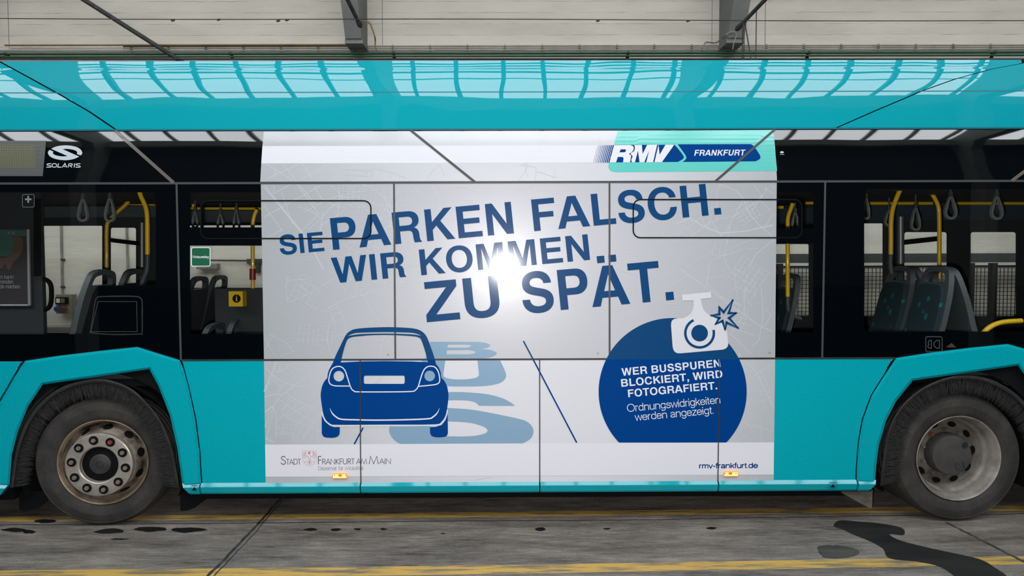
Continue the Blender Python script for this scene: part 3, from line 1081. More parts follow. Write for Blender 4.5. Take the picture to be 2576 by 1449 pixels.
def wline(name, y0, y1, r, m, label, cat, Y=Yp, x0=-700, x1=3300, group=None, parent=None):
    mb = MB()
    z = P(1288, 0.5 * (y0 + y1), Y).z
    mb.tube([(P(x0, y0, Y).x if x0 > -600 else HX0 + 0.1, Y, z), (P(x1, y1, Y).x if x1 < 3200 else HX1 - 0.1, Y, z)], r, 12)
    o = mb.build(name, m, parent, smooth=True)
    if parent is None:
        thing(o, label, cat, group)
    return o


gp1 = wline('steel_pipe', 133.0, 134.3, 0.018, M['green_pipe'], 'upper dark green pipe running along the back wall above the bus roof', 'pipe', Yp)
gp2 = wline('steel_pipe', 140.4, 141.8, 0.014, M['green_pipe'], 'lower thinner dark green pipe running along the back wall above the bus roof', 'pipe', Yp + 0.012)
for px in (14, 580, 990, 1580, 2035, 2502):
    mb = MB()
    c = P(1288, 133.65, Yp)
    c.z -= 0.0176
    c.x = P(px, 138, Yp).x
    for dz in (0.016,):
        mb.lathe([(0.0185, -0.018), (0.0215, -0.018), (0.0215, 0.018), (0.0185, 0.018)], 16, close=True)
        n0 = len(mb.v) - 64
        mb.v[n0:] = [(c.x + v[1], c.y + v[0], c.z + dz * 1.1 + v[2]) for v in mb.v[n0:]]
    mb.prism([(c.x - 0.02, c.y + 0.05, c.z - 0.05), (c.x + 0.02, c.y + 0.05, c.z - 0.05), (c.x + 0.055, YB - 0.006, c.z - 0.13), (c.x - 0.055, YB - 0.006, c.z - 0.13)], (0, 0.0, 0.03))
    mb.box((c.x - 0.014, c.y + 0.045, c.z - 0.09), (c.x + 0.014, c.y + 0.06, c.z + 0.05))
    mb.box((c.x - 0.012, c.y + 0.02, c.z + 0.008), (c.x + 0.012, c.y + 0.05, c.z + 0.028))
    mb.build('pipe_clamp', M['iron'], gp1)
orange = wline('conduit_pipe', 109.5, 114.5, 0.011, M['orange_pipe'], 'rusty orange pipe along the foot of the whitewashed wall panel on the left', 'pipe', YB - 0.072, 12, 884)
mb = MB()
mb.tube([P(884, 113.0, YB - 0.072), P(889, 115, YB - 0.072), P(893, 122, YB - 0.072), P(894, 128, YB - 0.072)], 0.011, 8)
mb.build('pipe_bend', M['orange_pipe'], orange, smooth=True)
names = ['topmost', 'middle', 'lowest']
for k, (yl, yr) in enumerate(((118.0, 113.5), (122.0, 119.0), (126.5, 125.5))):
    o = wline('electrical_conduit', yl, yr, (0.010, 0.008, 0.011)[k], M['conduit'],
              '%s of the three grey conduits running just above the green pipes' % names[k], 'conduit', YB - 0.045, 310 if k < 2 else -700)
    if k == 0:
        for px in range(330, 2600, 94):
            if abs(px - 918) < 40 or abs(px - 1840) < 40:
                continue
            c = P(1288, 116.5, YB - 0.02)
            c.x = P(px, 117, YB - 0.02).x
            MB().box((c.x - 0.010, YB - 0.033, c.z - 0.055), (c.x + 0.010, YB - 0.006, c.z + 0.022)).build('conduit_clip', M['conduit'], o)
# ledge under the pipes
mb = MB()
lz = P(1288, 145, YB - 0.2).z
mb.box((HX0, YB - 0.16, lz - 0.30), (HX1, YB + 0.01, lz - 0.005))
struct(mb.build('trim_6', M['concrete_light']))
mb = MB()
a = P(-400, 148, 4.2)
b = P(3000, 149.5, 4.2)
mb.tube([a, b], 0.012, 8)
thing(mb.build('power_cable', M['iron'], smooth=True), 'dark cable lying along the ledge under the green pipes', 'cable')
# tension wire across the hall
wire = MB()
pts = []
for k in range(61):
    px = -500 + 3600 * k / 60
    pts.append(P(px, 46.5 + 6.0 * px / 2576 + 1.2 * sin(px / 260), 3.55))
wire.tube(pts, 0.0052, 6)
wire = thing(wire.build('tension_wire', M['iron'], smooth=True), 'thin dark wire stretched level across the whitewashed wall', 'wire')
for px, py in ((550, 50), (722, 51), (1504, 53), (1731, 53.5), (435, 52), (700, 53)):
    mb = MB()
    c = P(px, py - 1, 3.55)
    for q in range(3):
        mb.tube([c + Vector((0.012 * q - 0.02, 0, 0.004 * (q % 2))), c + Vector((0.012 * q - 0.002, 0, -0.012 + 0.006 * q))], 0.009, 8)
    mb.build('wire_knot', M['iron'], wire)


def rod(name, a, b, r, label, cat, knob=None):
    d = (b - a).normalized()
    mb = MB()
    mb.tube([a, b], r, 12)
    o = thing(mb.build(name, M['iron'], smooth=True), label, cat)
    if knob:
        mb = MB()
        mb.tube([a - d * knob, a - d * (knob - 0.03), a - d * 0.02, a + d * 0.03, a + d * 0.05], [0.018, 0.034, 0.034, 0.03, 0.012], 12)
        mb.build('end_socket', M['iron'], o, smooth=True)
    return o


def up_to(a, b, z):
    return a + (b - a) * ((z - a.z) / (b.z - a.z))


a = P(512, 190, 4.40)
b = up_to(a, P(212, 0, 3.9), 5.95)
rod('tie_rod', a, b, 0.029, 'long dark diagonal rod slanting down behind the bus roof at upper left', 'rod')
a = P(903, 58, 3.70)
b = up_to(a, P(876, 3, 3.35), 6.0)
rod('tie_rod', a, b, 0.024, 'dark rod ending on the grey beam left of the middle wall panel', 'rod', 0.07)
a = P(1861, 66, 3.70)
b = up_to(a, P(1921, 3, 3.35), 6.0)
rod('tie_rod', a, b, 0.024, 'dark rod ending on the grey beam right of the middle wall panel', 'rod', 0.07)
for k, (pts, lab) in enumerate(((((1869, 56), (1868, 100), (1867, 170)), 'thick dark cable hanging straight down from the rod at the right beam'),
                              (((1872, 56), (1872, 100), (1871, 170)), 'thin dark cable hanging beside the thick one at the right beam'),
                              (((1874, 56), (1881, 100), (1893, 170)), 'dark cable slanting down from the rod at the right beam'),
                              (((1903, 19), (1902, 90), (1901, 170)), 'dark cable hanging alone right of the cables at the right beam'))):
    mb = MB()
    mb.tube([P(x, y, 3.62) for x, y in smooth_loop(list(pts), 5, False)], (0.008, 0.005, 0.007, 0.006)[k], 6)
    thing(mb.build('hanging_cable', M['iron'], smooth=True), lab, 'cable')
mb = MB()
mb.tube([P(x, y, YB - 0.012) for x, y in smooth_loop([(1768, 119), (1776, 106), (1800, 107), (1813, 98)], 6, False)]
        + [P(x, y, 4.07) for x, y in smooth_loop([(1826, 88), (1836, 81), (1849, 81), (1852, 90), (1847, 105), (1843, 124)], 6, False)], 0.006, 6)
cbl = thing(mb.build('wall_cable', M['conduit'], smooth=True), 'pale looped cable clipped across the foot of the right beam', 'cable')
c = P(1773, 124, YB - 0.03)
mb = MB().box((c.x - 0.035, c.y - 0.02, c.z - 0.03), (c.x + 0.035, YB, c.z + 0.035))
thing(mb.build('junction_box', M['conduit'], bevel=0.004), 'small pale junction box on the wall left of the right beam', 'box')
mb = MB()
mb.tube([P(x, y, 3.66) for x, y in smooth_loop([(908, 52), (928, 57), (936, 72), (942, 90)], 6, False)]
        + [P(x, y, 4.2) for x, y in smooth_loop([(944, 100), (944, 118), (947, 126)], 5, False)], 0.009, 6)
thing(mb.build('wall_cable', M['orange_pipe'], smooth=True), 'frayed brown cable hanging down the left beam from the wire', 'cable')

# ---- seen through the bus windows: socket box, conduit, wall lamp, latch, fence
mb = MB()
a, b = P(157, 560, YB - 0.02), P(157, 745, YB - 0.02)
mb.tube([Vector((a.x, a.y, 4.3)), b], 0.014, 10)
cd = thing(mb.build('conduit_pipe', M['conduit'], smooth=True), 'vertical grey conduit on the wall above the socket box, seen through the bus window', 'conduit')
for py in (653, 722):
    c = P(157, py, YB - 0.03)
    MB().box((c.x - 0.02, c.y - 0.01, c.z - 0.012), (c.x + 0.02, YB, c.z + 0.012)).build('pipe_clip', M['iron'], cd)
sb = empty('socket_box', P(158, 789, YB))
thing(sb, 'grey wall socket box with blue and red outlets, seen through the bus window', 'socket box')


def wbox(p0, p1, Y, name, m, parent, bev=0.006, label=None):
    a, b = P(*p0, Y), P(*p1, Y)
    return MB().box((a.x, Y, b.z), (b.x, YB, a.z)).build(name, m, parent, label, bevel=bev)


wbox((139, 741), (180, 789), 4.38, 'housing', mat('olive_grey_housing', (0.20, 0.20, 0.16), rough=0.6), sb)
wbox((138, 748), (168, 765), 4.34, 'switch_panel', M['black'], sb)
wbox((141, 751), (150, 762), 4.332, 'warning_label', M['sign_white'], sb, 0)
wbox((152, 751), (162, 762), 4.332, 'warning_label', M['orange_pipe'], sb, 0)
for px, m, nm in ((144, mat('blue_outlet_cap', (0.02, 0.09, 0.28), rough=0.5), 'blue outlet cap'), (157, M['red_paint'], 'red outlet cap')):
    c = P(px, 776, 4.33)
    mb = MB()
    mb.tube([Vector((c.x, 4.37, c.z)), Vector((c.x, 4.31, c.z - 0.01))], 0.035, 16)
    mb.build('outlet', m, sb, nm, smooth=True)
mb = MB()
a = P(318, 560, YB - 0.02)
mb.tube([Vector((a.x, a.y, 0.9)), Vector((a.x, a.y, 4.3))], 0.014, 10)
thing(mb.build('conduit_pipe', M['conduit'], smooth=True), 'vertical grey conduit on the wall seen through the bus door glass', 'conduit')
a, b = P(493, 663, 4.38), P(545, 677, 4.38)
mb = MB().box((a.x, 4.38, b.z), (b.x, YB, a.z))
thing(mb.build('wall_lamp', M['conduit'], bevel=0.01), 'pale oblong lamp on the wall seen right of the green exit sign', 'lamp')
mb = MB()
mb.tube([P(495, 654, YB - 0.02), P(700, 656, YB - 0.02)], 0.008, 8)
c = P(640, 657, YB - 0.04)
mb.box((c.x - 0.10, c.y - 0.01, c.z - 0.03), (c.x + 0.12, YB, c.z + 0.03))
mb.box((c.x + 0.02, c.y - 0.02, c.z - 0.16), (c.x + 0.07, YB, c.z))
thing(mb.build('latch_bar', M['iron']), 'dark latch and bar on the wall seen behind the yellow pole', 'latch')

M['fence_rail'] = mat('dark_green_grey_rail', (0.05, 0.06, 0.055), rough=0.6)
fence = empty('mesh_fence', (4.6, 4.1, 0))
thing(fence, 'dark wire mesh fence with rails standing in front of the back wall', 'fence')
fx0, fx1, fz1 = 2.6, 8.4, P(2200, 674, 4.1).z
mb = MB()
x = fx0
while x < fx1:
    mb.box((x - 0.003, 4.097, 0.05), (x + 0.003, 4.103, fz1))
    x += 0.0505
z = 0.08
while z < fz1:
    mb.box((fx0, 4.094, z - 0.003), (fx1, 4.10, z + 0.003))
    z += 0.0505
mb.box((fx0, 4.08, fz1), (fx1, 4.12, fz1 + 0.03))
mb.build('wire_grid', M['mesh_wire'], fence)
for z0, z1, nm in ((P(2200, 661, 4.06).z, P(2200, 638, 4.06).z, 'rail'), (0.03, 0.08, 'rail')):
    MB().box((fx0, 4.06, min(z0, z1)), (fx1, 4.14, max(z0, z1))).build(nm, M['mesh_wire'] if z0 < 0.1 else M['fence_rail'], fence)
for px in (2231, 2440, 2497, 1960):
    xx = P(px, 700, 4.1).x
    MB().box((xx - 0.035, 4.06, 0), (xx + 0.035, 4.14, fz1 + 0.06)).build('post', M['mesh_wire'], fence)
# low kerb along the wall
mb = MB()
mb.box((HX0, 4.25, 0), (HX1, YB + 0.01, P(160, 823, 4.25).z))
struct(mb.build('trim_7', M['concrete_light']))


# ================================================================== the bus
bus = thing(empty('city_bus', (0.2, 1.27, 0)), 'teal city bus with a white and blue advertisement covering its middle', 'bus')
BX0, BX1 = -5.55, 6.6
FWX, RWX, WZ = -2.862, 3.186, 0.46


def xz(pts):
    """pixel seam on the curved side -> list of (z, x)"""
    q = sorted(((PS(px, py).z, PS(px, py).x) for px, py in pts))
    def f(z):
        if z <= q[0][0]:
            return q[0][1]
        for (a, xa), (b, xb) in zip(q, q[1:]):
            if z <= b:
                return xa + (xb - xa) * (z - a) / (b - a)
        return q[-1][1]
    return f


def zgrid(mb, z0, z1, xl, xr, off=0.0, dz=0.008, nx=60):
    xl = xl if callable(xl) else (lambda z, v=xl: v)
    xr = xr if callable(xr) else (lambda z, v=xr: v)
    n = max(1, int(math.ceil((z1 - z0) / dz)))
    vs = []
    for i in range(n + 1):
        z = z0 + (z1 - z0) * i / n
        for k in range(nx + 1):
            vs.append((xl(z) + (xr(z) - xl(z)) * k / nx, YS(min(max(z, z0 + 1e-5), z1)) - off, z))
    fs = [(i * (nx + 1) + k, i * (nx + 1) + k + 1, (i + 1) * (nx + 1) + k + 1, (i + 1) * (nx + 1) + k) for i in range(n) for k in range(nx)]
    mb.add(vs, fs)
    return mb


# ---- roof fairing
seamL = xz([(0, 155.5), (75, 196), (150, 237.6), (225, 281), (290, 325)])
seamR = xz([(2100.5, 323), (2200, 279.5), (2324, 227), (2402.8, 199), (2490, 174.7), (2574, 159)])
ZR0 = 2.776
g = 0.009
roof = zgrid(MB(), ZR0, Z_TOP, lambda z: seamL(z) + g, lambda z: seamR(z) - g).build('roof_fairing', M['teal_roof'], bus, smooth=True, angle=60)
zgrid(MB(), ZR0, Z_TOP, BX0, lambda z: seamL(z) - g, nx=20).build('roof_fairing', M['teal_roof'], bus, smooth=True, angle=60)
zgrid(MB(), ZR0, Z_TOP, lambda z: seamR(z) + g, BX1, nx=20).build('roof_fairing', M['teal_roof'], bus, smooth=True, angle=60)
for f_ in (seamL, seamR):
    zs = [ZR0 + (Z_TOP - ZR0) * k / 30 for k in range(31)]
    mb = MB()
    mb.add([(f_(z) - 0.02, YS(z) + 0.012, z) for z in zs] + [(f_(z) + 0.02, YS(z) + 0.012, z) for z in zs], [(k, k + 1, 32 + k, 31 + k) for k in range(30)])
    mb.build('panel_seam', M['black'], bus)
zj = PS(1288, 231.5).z
mb = MB()
mb.quad((BX0, YS(zj) - 0.0012, zj - 0.003), (BX1, YS(zj) - 0.0012, zj - 0.003), (BX1, YS(zj + 0.004) - 0.0012, zj + 0.004), (BX0, YS(zj + 0.004) - 0.0012, zj + 0.004))
mb.build('panel_joint', M['teal_dark'], bus)
mb = MB()
yl = YS(ZR0 + 0.003)
mb.box((BX0, yl - 0.004, ZR0 - 0.004), (BX1, 0.10, ZR0 + 0.003))
mb.quad((BX0, yl - 0.0045, ZR0 + 0.002), (BX1, yl - 0.0045, ZR0 + 0.002), (BX1, yl - 0.0045, ZR0 + 0.0065), (BX0, yl - 0.0045, ZR0 + 0.0065))
mb.build('drip_rail', M['teal_dark'], bus)
# roof deck behind the fairing, far side, ends
yt = YS(Z_TOP)
mb = MB()
mb.box((BX0, yt, 2.60), (BX1, 2.40, 2.70))
mb.quad((BX0, yt, Z_TOP), (BX1, yt, Z_TOP), (BX1, yt + 0.25, Z_TOP + 0.01), (BX0, yt + 0.25, Z_TOP + 0.01))
mb.build('roof_deck', M['dark_int'], bus)
mb = MB()
mb.box((BX0 - 0.06, 0.05, 0.3), (BX0, 2.5, 2.7))
mb.build('end_wall', M['dark_int'], bus)
mb = MB()
mb.box((BX1, 0.05, 0.3), (BX1 + 0.06, 2.5, 2.7))
mb.build('end_wall', M['dark_int'], bus)

# ---- black band under the roof fairing
zgrid(MB(), Z_SEAM + 0.002, 2.7715, BX0, BX1, nx=90).build('side_band', M['black_gloss'], bus, smooth=True, angle=60)


def strip(name, pts, w, m, off=0.002, n=14, fm=None):
    mb = MB()
    q = []
    for a, b in zip(pts, pts[1:]):
        q += [(a[0] + (b[0] - a[0]) * k / n, a[1] + (b[1] - a[1]) * k / n) for k in range(n)]
    q.append(pts[-1])
    fm = fm or curved(off)
    ribbon_faces(mb, q, w, fm)
    return mb.build(name, m, bus)


# ---- windows, frit, frame
L1 = [(-560, 484), (386, 484), (392, 490), (392, 712), (386, 718), (256, 718), (243, 722), (232, 742), (205, 841), (-560, 841)]
L2 = rrect(478, 484, 720, 840, 6)
R1 = rrect(1890, 484, 2046, 836, 6)
R2 = rrect(2174, 476, 2900, 834, 10)
FLAP_L = rrect(505, 505, 933, 600, 18)
FLAP_R = rrect(1593, 502, 2017, 598, 18)
HOLES = [L1, L2, R1, R2]


def arch(cx, cy_, rx, ry, n=30):
    return [(cx + rx * cos(pi * k / n), cy_ - ry * sin(pi * k / n)) for k in range(n + 1)]


wellF = [(486, 1300)] + arch(258, 1160, 225, 222) + [(30, 1300)]
wellR = [(2636, 1300)] + arch(2414, 1154, 222, 224) + [(2192, 1300)]
outer = [(-780, 328), (3700, 326), (3700, 904), (3700, 1236), (2636, 1236)] + arch(2414, 1154, 222, 224) + [(2192, 1236), (486, 1239)] + arch(258, 1160, 225, 222) + [(30, 1239), (-780, 1239)]
mb = MB()
fill(mb, [outer] + HOLES, lambda x, y: P(x, y, 0.03 if y > 455 else 0.115))
mb.build('body_frame', M['black'], bus)
mb = MB()
frit_outer = [(-780, 463), (3700, 459), (3700, 902), (2280, 898), (455, 904), (430, 890), (345, 868), (60, 905), (-780, 905)]
frit_r = [(2280, 898), (2540, 862), (2640, 890), (3700, 900)]
fill(mb, [[(-780, 462.5), (3700, 457.5), (3700, 898), (2640, 898), (2255, 899), (455, 904.5), (60, 909), (-780, 909)]] + HOLES, flat(0.0))
mb.build('window_border', M['frit'], bus)
for nm, h in zip(('near_window_pane',) * 4, HOLES):
    mb = MB()
    fill(mb, [h], lambda x, y: P(x, y, 0.004))
    mb.build('window_pane', M['glass'], bus)
# bar across under the opening flaps
for lp in ([(470, 572), (666, 572), (666, 618), (470, 618)], [(1948, 575), (2050, 575), (2050, 613), (1948, 613)]):
    mb = MB()
    fill(mb, [lp], flat(0.0005))
    mb.build('window_bar', M['frit'], bus)
for lp, inner in ((FLAP_L, rrect(513, 511, 926, 584, 9)), (FLAP_R, rrect(1600, 509, 2008, 583, 9))):
    vis = 660 if lp is FLAP_L else None
    mb = MB()
    fill(mb, [lp, inner], flat(0.0006))
    fr = mb.build('opening_flap', M['frit'], bus)
    mb = MB()
    ribbon_faces(mb, lp, 3.2, flat(0.006), True)
    mb.build('flap_gasket', M['black'], fr)

# ---- joints on the flat side (rubber strips)
strip('joint_strip', [(-780, 463), (444, 461), (2076, 456.3), (3700, 452)], 5.5, M['seal'], 0.004, fm=flat(0.004))
strip('joint_strip', [(455, 906), (1288, 904), (2254, 900.5)], 4.5, M['rubber'], 0.004, fm=flat(0.004))
for a, b, w in (((444, 463), (455, 905), 5), ((991, 461), (994.5, 903), 4.6), ((1533.2, 459), (1533.6, 902), 4.6), ((2076, 457), (2068.5, 899), 5)):
    strip('joint_strip', [a, b], w, M['seal'], fm=flat(0.0042))
strip('slanting_trim', [(289, 328.5), (437, 460)], 8.5, M['trim'], 0.006)
strip('slanting_trim', [(2545, 455), (2600, 414), (2716, 328)], 8.0, M['trim'], 0.006)
strip('slanting_trim', [(1033.5, 328), (1195, 458)], 6.0, M['seal'], 0.006)
strip('slanting_trim', [(1949.5, 325.5), (1798.5, 457)], 6.0, M['seal'], 0.006)

for pts in ([(906, 906), (906.6, 1100), (907.8, 1217)], [(1357.5, 905), (1357.8, 1215)], [(1810, 903), (1808, 1050), (1806, 1214)]):
    strip('joint_strip', pts, 2.6, M['rubber'], fm=flat(0.0062))

# ---- lower panels
PAN = [
 [(455, 906), (906, 905), (907.5, 1214), (507, 1216), (502, 1136), (492, 1055), (474, 974), (461, 925)],
 [(906, 905), (1357.5, 903.3), (1357.5, 1212.5), (907.5, 1214)],
 [(1357.5, 903.3), (1810, 901.7), (1806, 1211), (1357.5, 1212.5)],
 [(1810, 901.7), (2253.5, 900), (2221, 949), (2192.7, 994), (2170, 1055), (2160, 1112), (2155, 1177), (2154, 1209.7), (1806, 1211)],
 [(-780, 912), (58, 909), (33, 948), (-4, 1012), (-22, 1060), (-32, 1130), (-36, 1217), (-780, 1220)],
 [(2650, 898), (3700, 897), (3700, 1206), (2700, 1208), (2698, 1136), (2688, 1055), (2668, 974)],
]


def shrink(lp, d):
    c = [sum(p[k] for p in lp) / len(lp) for k in (0, 1)]
    return [(p[0] + (d if p[0] < c[0] else -d), p[1]) for p in lp]


for lp in PAN:
    mb = MB()
    mb.prism([P(*p, 0.0) for p in shrink(lp, 1.6)], (0, 0.028, 0))
    mb.build('side_panel', M['teal'], bus, bevel=0.003)

# skirt rail: (depth, row) section swept along the bus
zt = P(1288, 1212.5).z
zb = P(1288, 1238.5).z
SEC = [(0.0, zt + 0.004), (-0.0165, zt - 0.0195), (-0.0175, zt - 0.024), (-0.008, zb + 0.012), (0.0, zb), (0.03, zb), (0.03, zt)]
for xa, xb in ((506.5, 906.3), (908.7, 1356.5), (1359.0, 1804.6), (1807.4, 2153.5), (2700, 3700)):
    mb = MB()
    x0, x1 = P(xa, 1225).x + 0.001, P(xb, 1225).x - 0.001
    n = len(SEC)
    mb.add([(x0, y, z) for y, z in SEC] + [(x1, y, z) for y, z in SEC], [tuple(range(n)), tuple(range(n, 2 * n))] + [(i, (i + 1) % n, n + (i + 1) % n, n + i) for i in range(n)])
    mb.build('skirt_rail', M['teal_rail'], bus)


def cut_rail(name, x0, x1t, x1b, side):
    """short rail end next to a wheel, cut off at a slant"""
    mb = MB()
    n = len(SEC)
    xs = []
    for y, z in SEC:
        t = (zt + 0.004 - z) / (zt + 0.004 - zb)
        xs.append(x1t + (x1b - x1t) * max(0, t) ** 1.3)
    mb.add([(x0, y - 0.008, z) for y, z in SEC] + [(x, y - 0.008, z) for x, (y, z) in zip(xs, SEC)],
           [tuple(range(n)), tuple(range(n, 2 * n))] + [(i, (i + 1) % n, n + (i + 1) % n, n + i) for i in range(n)])
    return mb.build(name, M['teal_rail'], bus)


cut_rail('skirt_rail', P(504, 1225).x, P(460, 1225).x, P(481, 1235).x, 1)
cut_rail('skirt_rail', P(2156.5, 1225).x, P(2202, 1225).x, P(2184, 1235).x, 1)
cut_rail('skirt_rail', P(-260, 1225).x, P(24, 1225).x, P(2, 1235).x, 1)
# lifting-point stickers
for cx, cy_, r in ((489, 1228.5, 0), (2095.5, 1221, 1)):
    mb = MB()
    f_ = flat(0.027 if r == 0 else 0.019)
    fill(mb, [[(cx - 6.5, cy_ + 5), (cx + 6.5, cy_ + 5), (cx, cy_ - 4)]], f_)
    fill(mb, [[(cx - 7, cy_ - 7.5), (cx + 7, cy_ - 7.5), (cx + 7, cy_ - 6), (cx - 7, cy_ - 6)]], f_)
    ribbon_faces(mb, rrect(cx - 9, cy_ - 9, cx + 9, cy_ + 7.5, 1.5), 0.5, f_, True)
    mb.build('jacking_sticker', M['black'], bus)

# ---- wheel arch flares
def flare(outer, inner, crease, name='wheel_arch_flare'):
    lp = outer + inner
    mb = MB()
    # sloping outer border, flat face, inner return
    c = (sum(p[0] for p in lp) / len(lp), sum(p[1] for p in lp) / len(lp) + 120)
    n = len(outer)
    q = len(inner)
    face_o, face_i = [], []
    for p in outer:
        d = Vector((c[0] - p[0], c[1] - p[1])).normalized() * 7
        face_o.append((p[0] + d.x, p[1] + d.y))
    inn = list(reversed(inner))
    for p in inn:
        d = Vector((c[0] - p[0], c[1] - p[1])).normalized() * -6
        face_i.append((p[0] + d.x, p[1] + d.y))
    fill(mb, [face_o + list(reversed(face_i))], flat(0.018))
    for i in range(n - 1):
        mb.quad(P(*outer[i], -0.002), P(*outer[i + 1], -0.002), P(*face_o[i + 1], -0.018), P(*face_o[i], -0.018))
        mb.quad(P(*outer[i], -0.002), P(*outer[i + 1], -0.002), P(*outer[i + 1], 0.03), P(*outer[i], 0.03))
    for i in range(q - 1):
        mb.quad(P(*inn[i], -0.004), P(*inn[i + 1], -0.004), P(*face_i[i + 1], -0.018), P(*face_i[i], -0.018))
        mb.quad(P(*inn[i], -0.004), P(*inn[i + 1], -0.004), P(*inn[i + 1], 0.04), P(*inn[i], 0.04))
    for a, b, a2, b2 in ((outer[0], inn[0], face_o[0], face_i[0]), (outer[-1], inn[-1], face_o[-1], face_i[-1])):
        mb.quad(P(*a, -0.002), P(*a2, -0.018), P(*b2, -0.018), P(*b, -0.004))
    o = mb.build(name, M['teal'], bus)
    mb = MB()
    for a, b, c2, d2 in crease:
        mb.quad(P(*a, -0.0188), P(*b, -0.0188), P(*c2, -0.027), P(*d2, -0.027))
    if crease:
        mb.build('crease', M['teal'], o)
    return o


FO = [(-32, 1217), (-28, 1130), (-18, 1060), (0, 1012), (37, 948), (63, 908), (150, 895), (250, 883), (345.5, 873), (400, 890), (452, 906), (462, 930), (474, 974), (491, 1055), (501.5, 1136), (506, 1217)]
FI = [(459, 1217), (446, 1128), (428, 1047), (399, 972), (376, 928.5), (107.5, 967.5), (71, 1022), (44.5, 1087), (30, 1144), (24, 1217)]
flare(FO, FI, [])
RO = [(2155, 1210), (2155.5, 1177), (2160.5, 1112), (2171, 1055), (2193.5, 994), (2222, 949), (2254.5, 900.5), (2340, 887.5), (2440, 875), (2535, 865.5), (2590, 881), (2644, 897), (2655, 922), (2667, 966), (2684, 1047), (2694, 1128), (2698, 1208)]
RI = [(2652, 1208), (2639, 1120), (2621, 1039), (2592, 964), (2561, 919.5), (2296, 957.5), (2254, 1010), (2229, 1059), (2211, 1120), (2204.5, 1169), (2201.5, 1210)]
flare(RO, RI, [])
# dark seams round the flares
for o_ in (FO, RO):
    strip('flare_seam', smooth_loop(o_, 4, False), 3.6, M['black'], fm=flat(0.0006))


# ---- wheel wells, rubber arch trims and splash brushes
def well(cx, z, name='wheel_well'):
    mb = MB()
    n = 28
    r = 0.585
    a = [radians(-24 + 228 * k / n) for k in range(n + 1)]
    f0 = [(cx + r * cos(t), 0.035, z + r * sin(t)) for t in a]
    f1 = [(cx + r * cos(t), 0.80, z + r * sin(t)) for t in a]
    mb.add(f0 + f1, [(k, k + 1, n + 2 + k, n + 1 + k) for k in range(n)] + [tuple(range(n + 1, 2 * n + 2))])
    return mb.build(name, M['black'], bus)


well(FWX, WZ)
well(RWX, WZ - 0.0)


def arch_trim(pts, inner_shift, seed, cpx):
    """rubber lip that follows pts (outer edge) and bristles hanging in from it"""
    pts = smooth_loop(pts, 5, False)
    mb = MB()
    c = cpx
    rows = []
    for p in pts:
        d = Vector((c[0] - p[0], c[1] - p[1])).normalized()
        rows.append([P(p[0], p[1], 0.035), P(p[0] + d.x * 1.5, p[1] + d.y * 1.5, 0.004), P(p[0] + d.x * 5, p[1] + d.y * 5, -0.004),
                     P(p[0] + d.x * 10, p[1] + d.y * 10, 0.0), P(p[0] + d.x * 12, p[1] + d.y * 12, 0.03)])
    m_ = len(rows[0])
    mb.add([q for r in rows for q in r], [(i * m_ + k, i * m_ + k + 1, (i + 1) * m_ + k + 1, (i + 1) * m_ + k) for i in range(len(rows) - 1) for k in range(m_ - 1)])
    mb.build('arch_trim', M['rubber'], bus, smooth=True, angle=50)
    r_ = random.Random(seed)
    mb = MB()
    L_ = [0]
    for a, b in zip(pts, pts[1:]):
        L_.append(L_[-1] + math.hypot(b[0] - a[0], b[1] - a[1]))
    for k in range(1500):
        s = r_.uniform(0, L_[-1])
        i = max(j for j in range(len(L_)) if L_[j] <= s)
        i = min(i, len(pts) - 2)
        t = (s - L_[i]) / max(1e-6, L_[i + 1] - L_[i])
        p = (pts[i][0] + (pts[i + 1][0] - pts[i][0]) * t, pts[i][1] + (pts[i + 1][1] - pts[i][1]) * t)
        d = Vector((c[0] - p[0], c[1] - p[1])).normalized()
        e = Vector((-d.y, d.x))
        ln = r_.uniform(34, 50)
        dev = r_.uniform(-7, 7)
        w = r_.uniform(0.35, 1.0)
        y0 = r_.uniform(0.012, 0.035)
        a0 = (p[0] + d.x * 9, p[1] + d.y * 9)
        tip = (p[0] + d.x * (9 + ln) + e.x * dev, p[1] + d.y * (9 + ln) + e.y * dev)
        mid = (a0[0] * .45 + tip[0] * .55 + e.x * dev * .2, a0[1] * .45 + tip[1] * .55 + e.y * dev * .2)
        mb.add([P(a0[0] - e.x * w, a0[1] - e.y * w, y0), P(a0[0] + e.x * w, a0[1] + e.y * w, y0), P(mid[0] + e.x * w * .8, mid[1] + e.y * w * .8, y0 + 0.004),
                P(mid[0] - e.x * w * .8, mid[1] - e.y * w * .8, y0 + 0.004), P(*tip, y0 + 0.008)], [(0, 1, 2, 3), (3, 2, 4)])
    o = mb.build('splash_brush', M['bristle'], bus)
    o['kind'] = 'stuff'
    # solid root of the brush
    mb = MB()
    q0 = [(p[0] + (c[0] - p[0]) * 0.03, p[1] + (c[1] - p[1]) * 0.03) for p in pts]
    q1 = [(p[0] + (c[0] - p[0]) * 0.19, p[1] + (c[1] - p[1]) * 0.19) for p in pts]
    n = len(pts)
    mb.add([P(*p, 0.036) for p in q0] + [P(*p, 0.044) for p in q1], [(k, k + 1, n + k + 1, n + k) for k in range(n - 1)])
    mb.build('brush_backing', M['black'], bus)


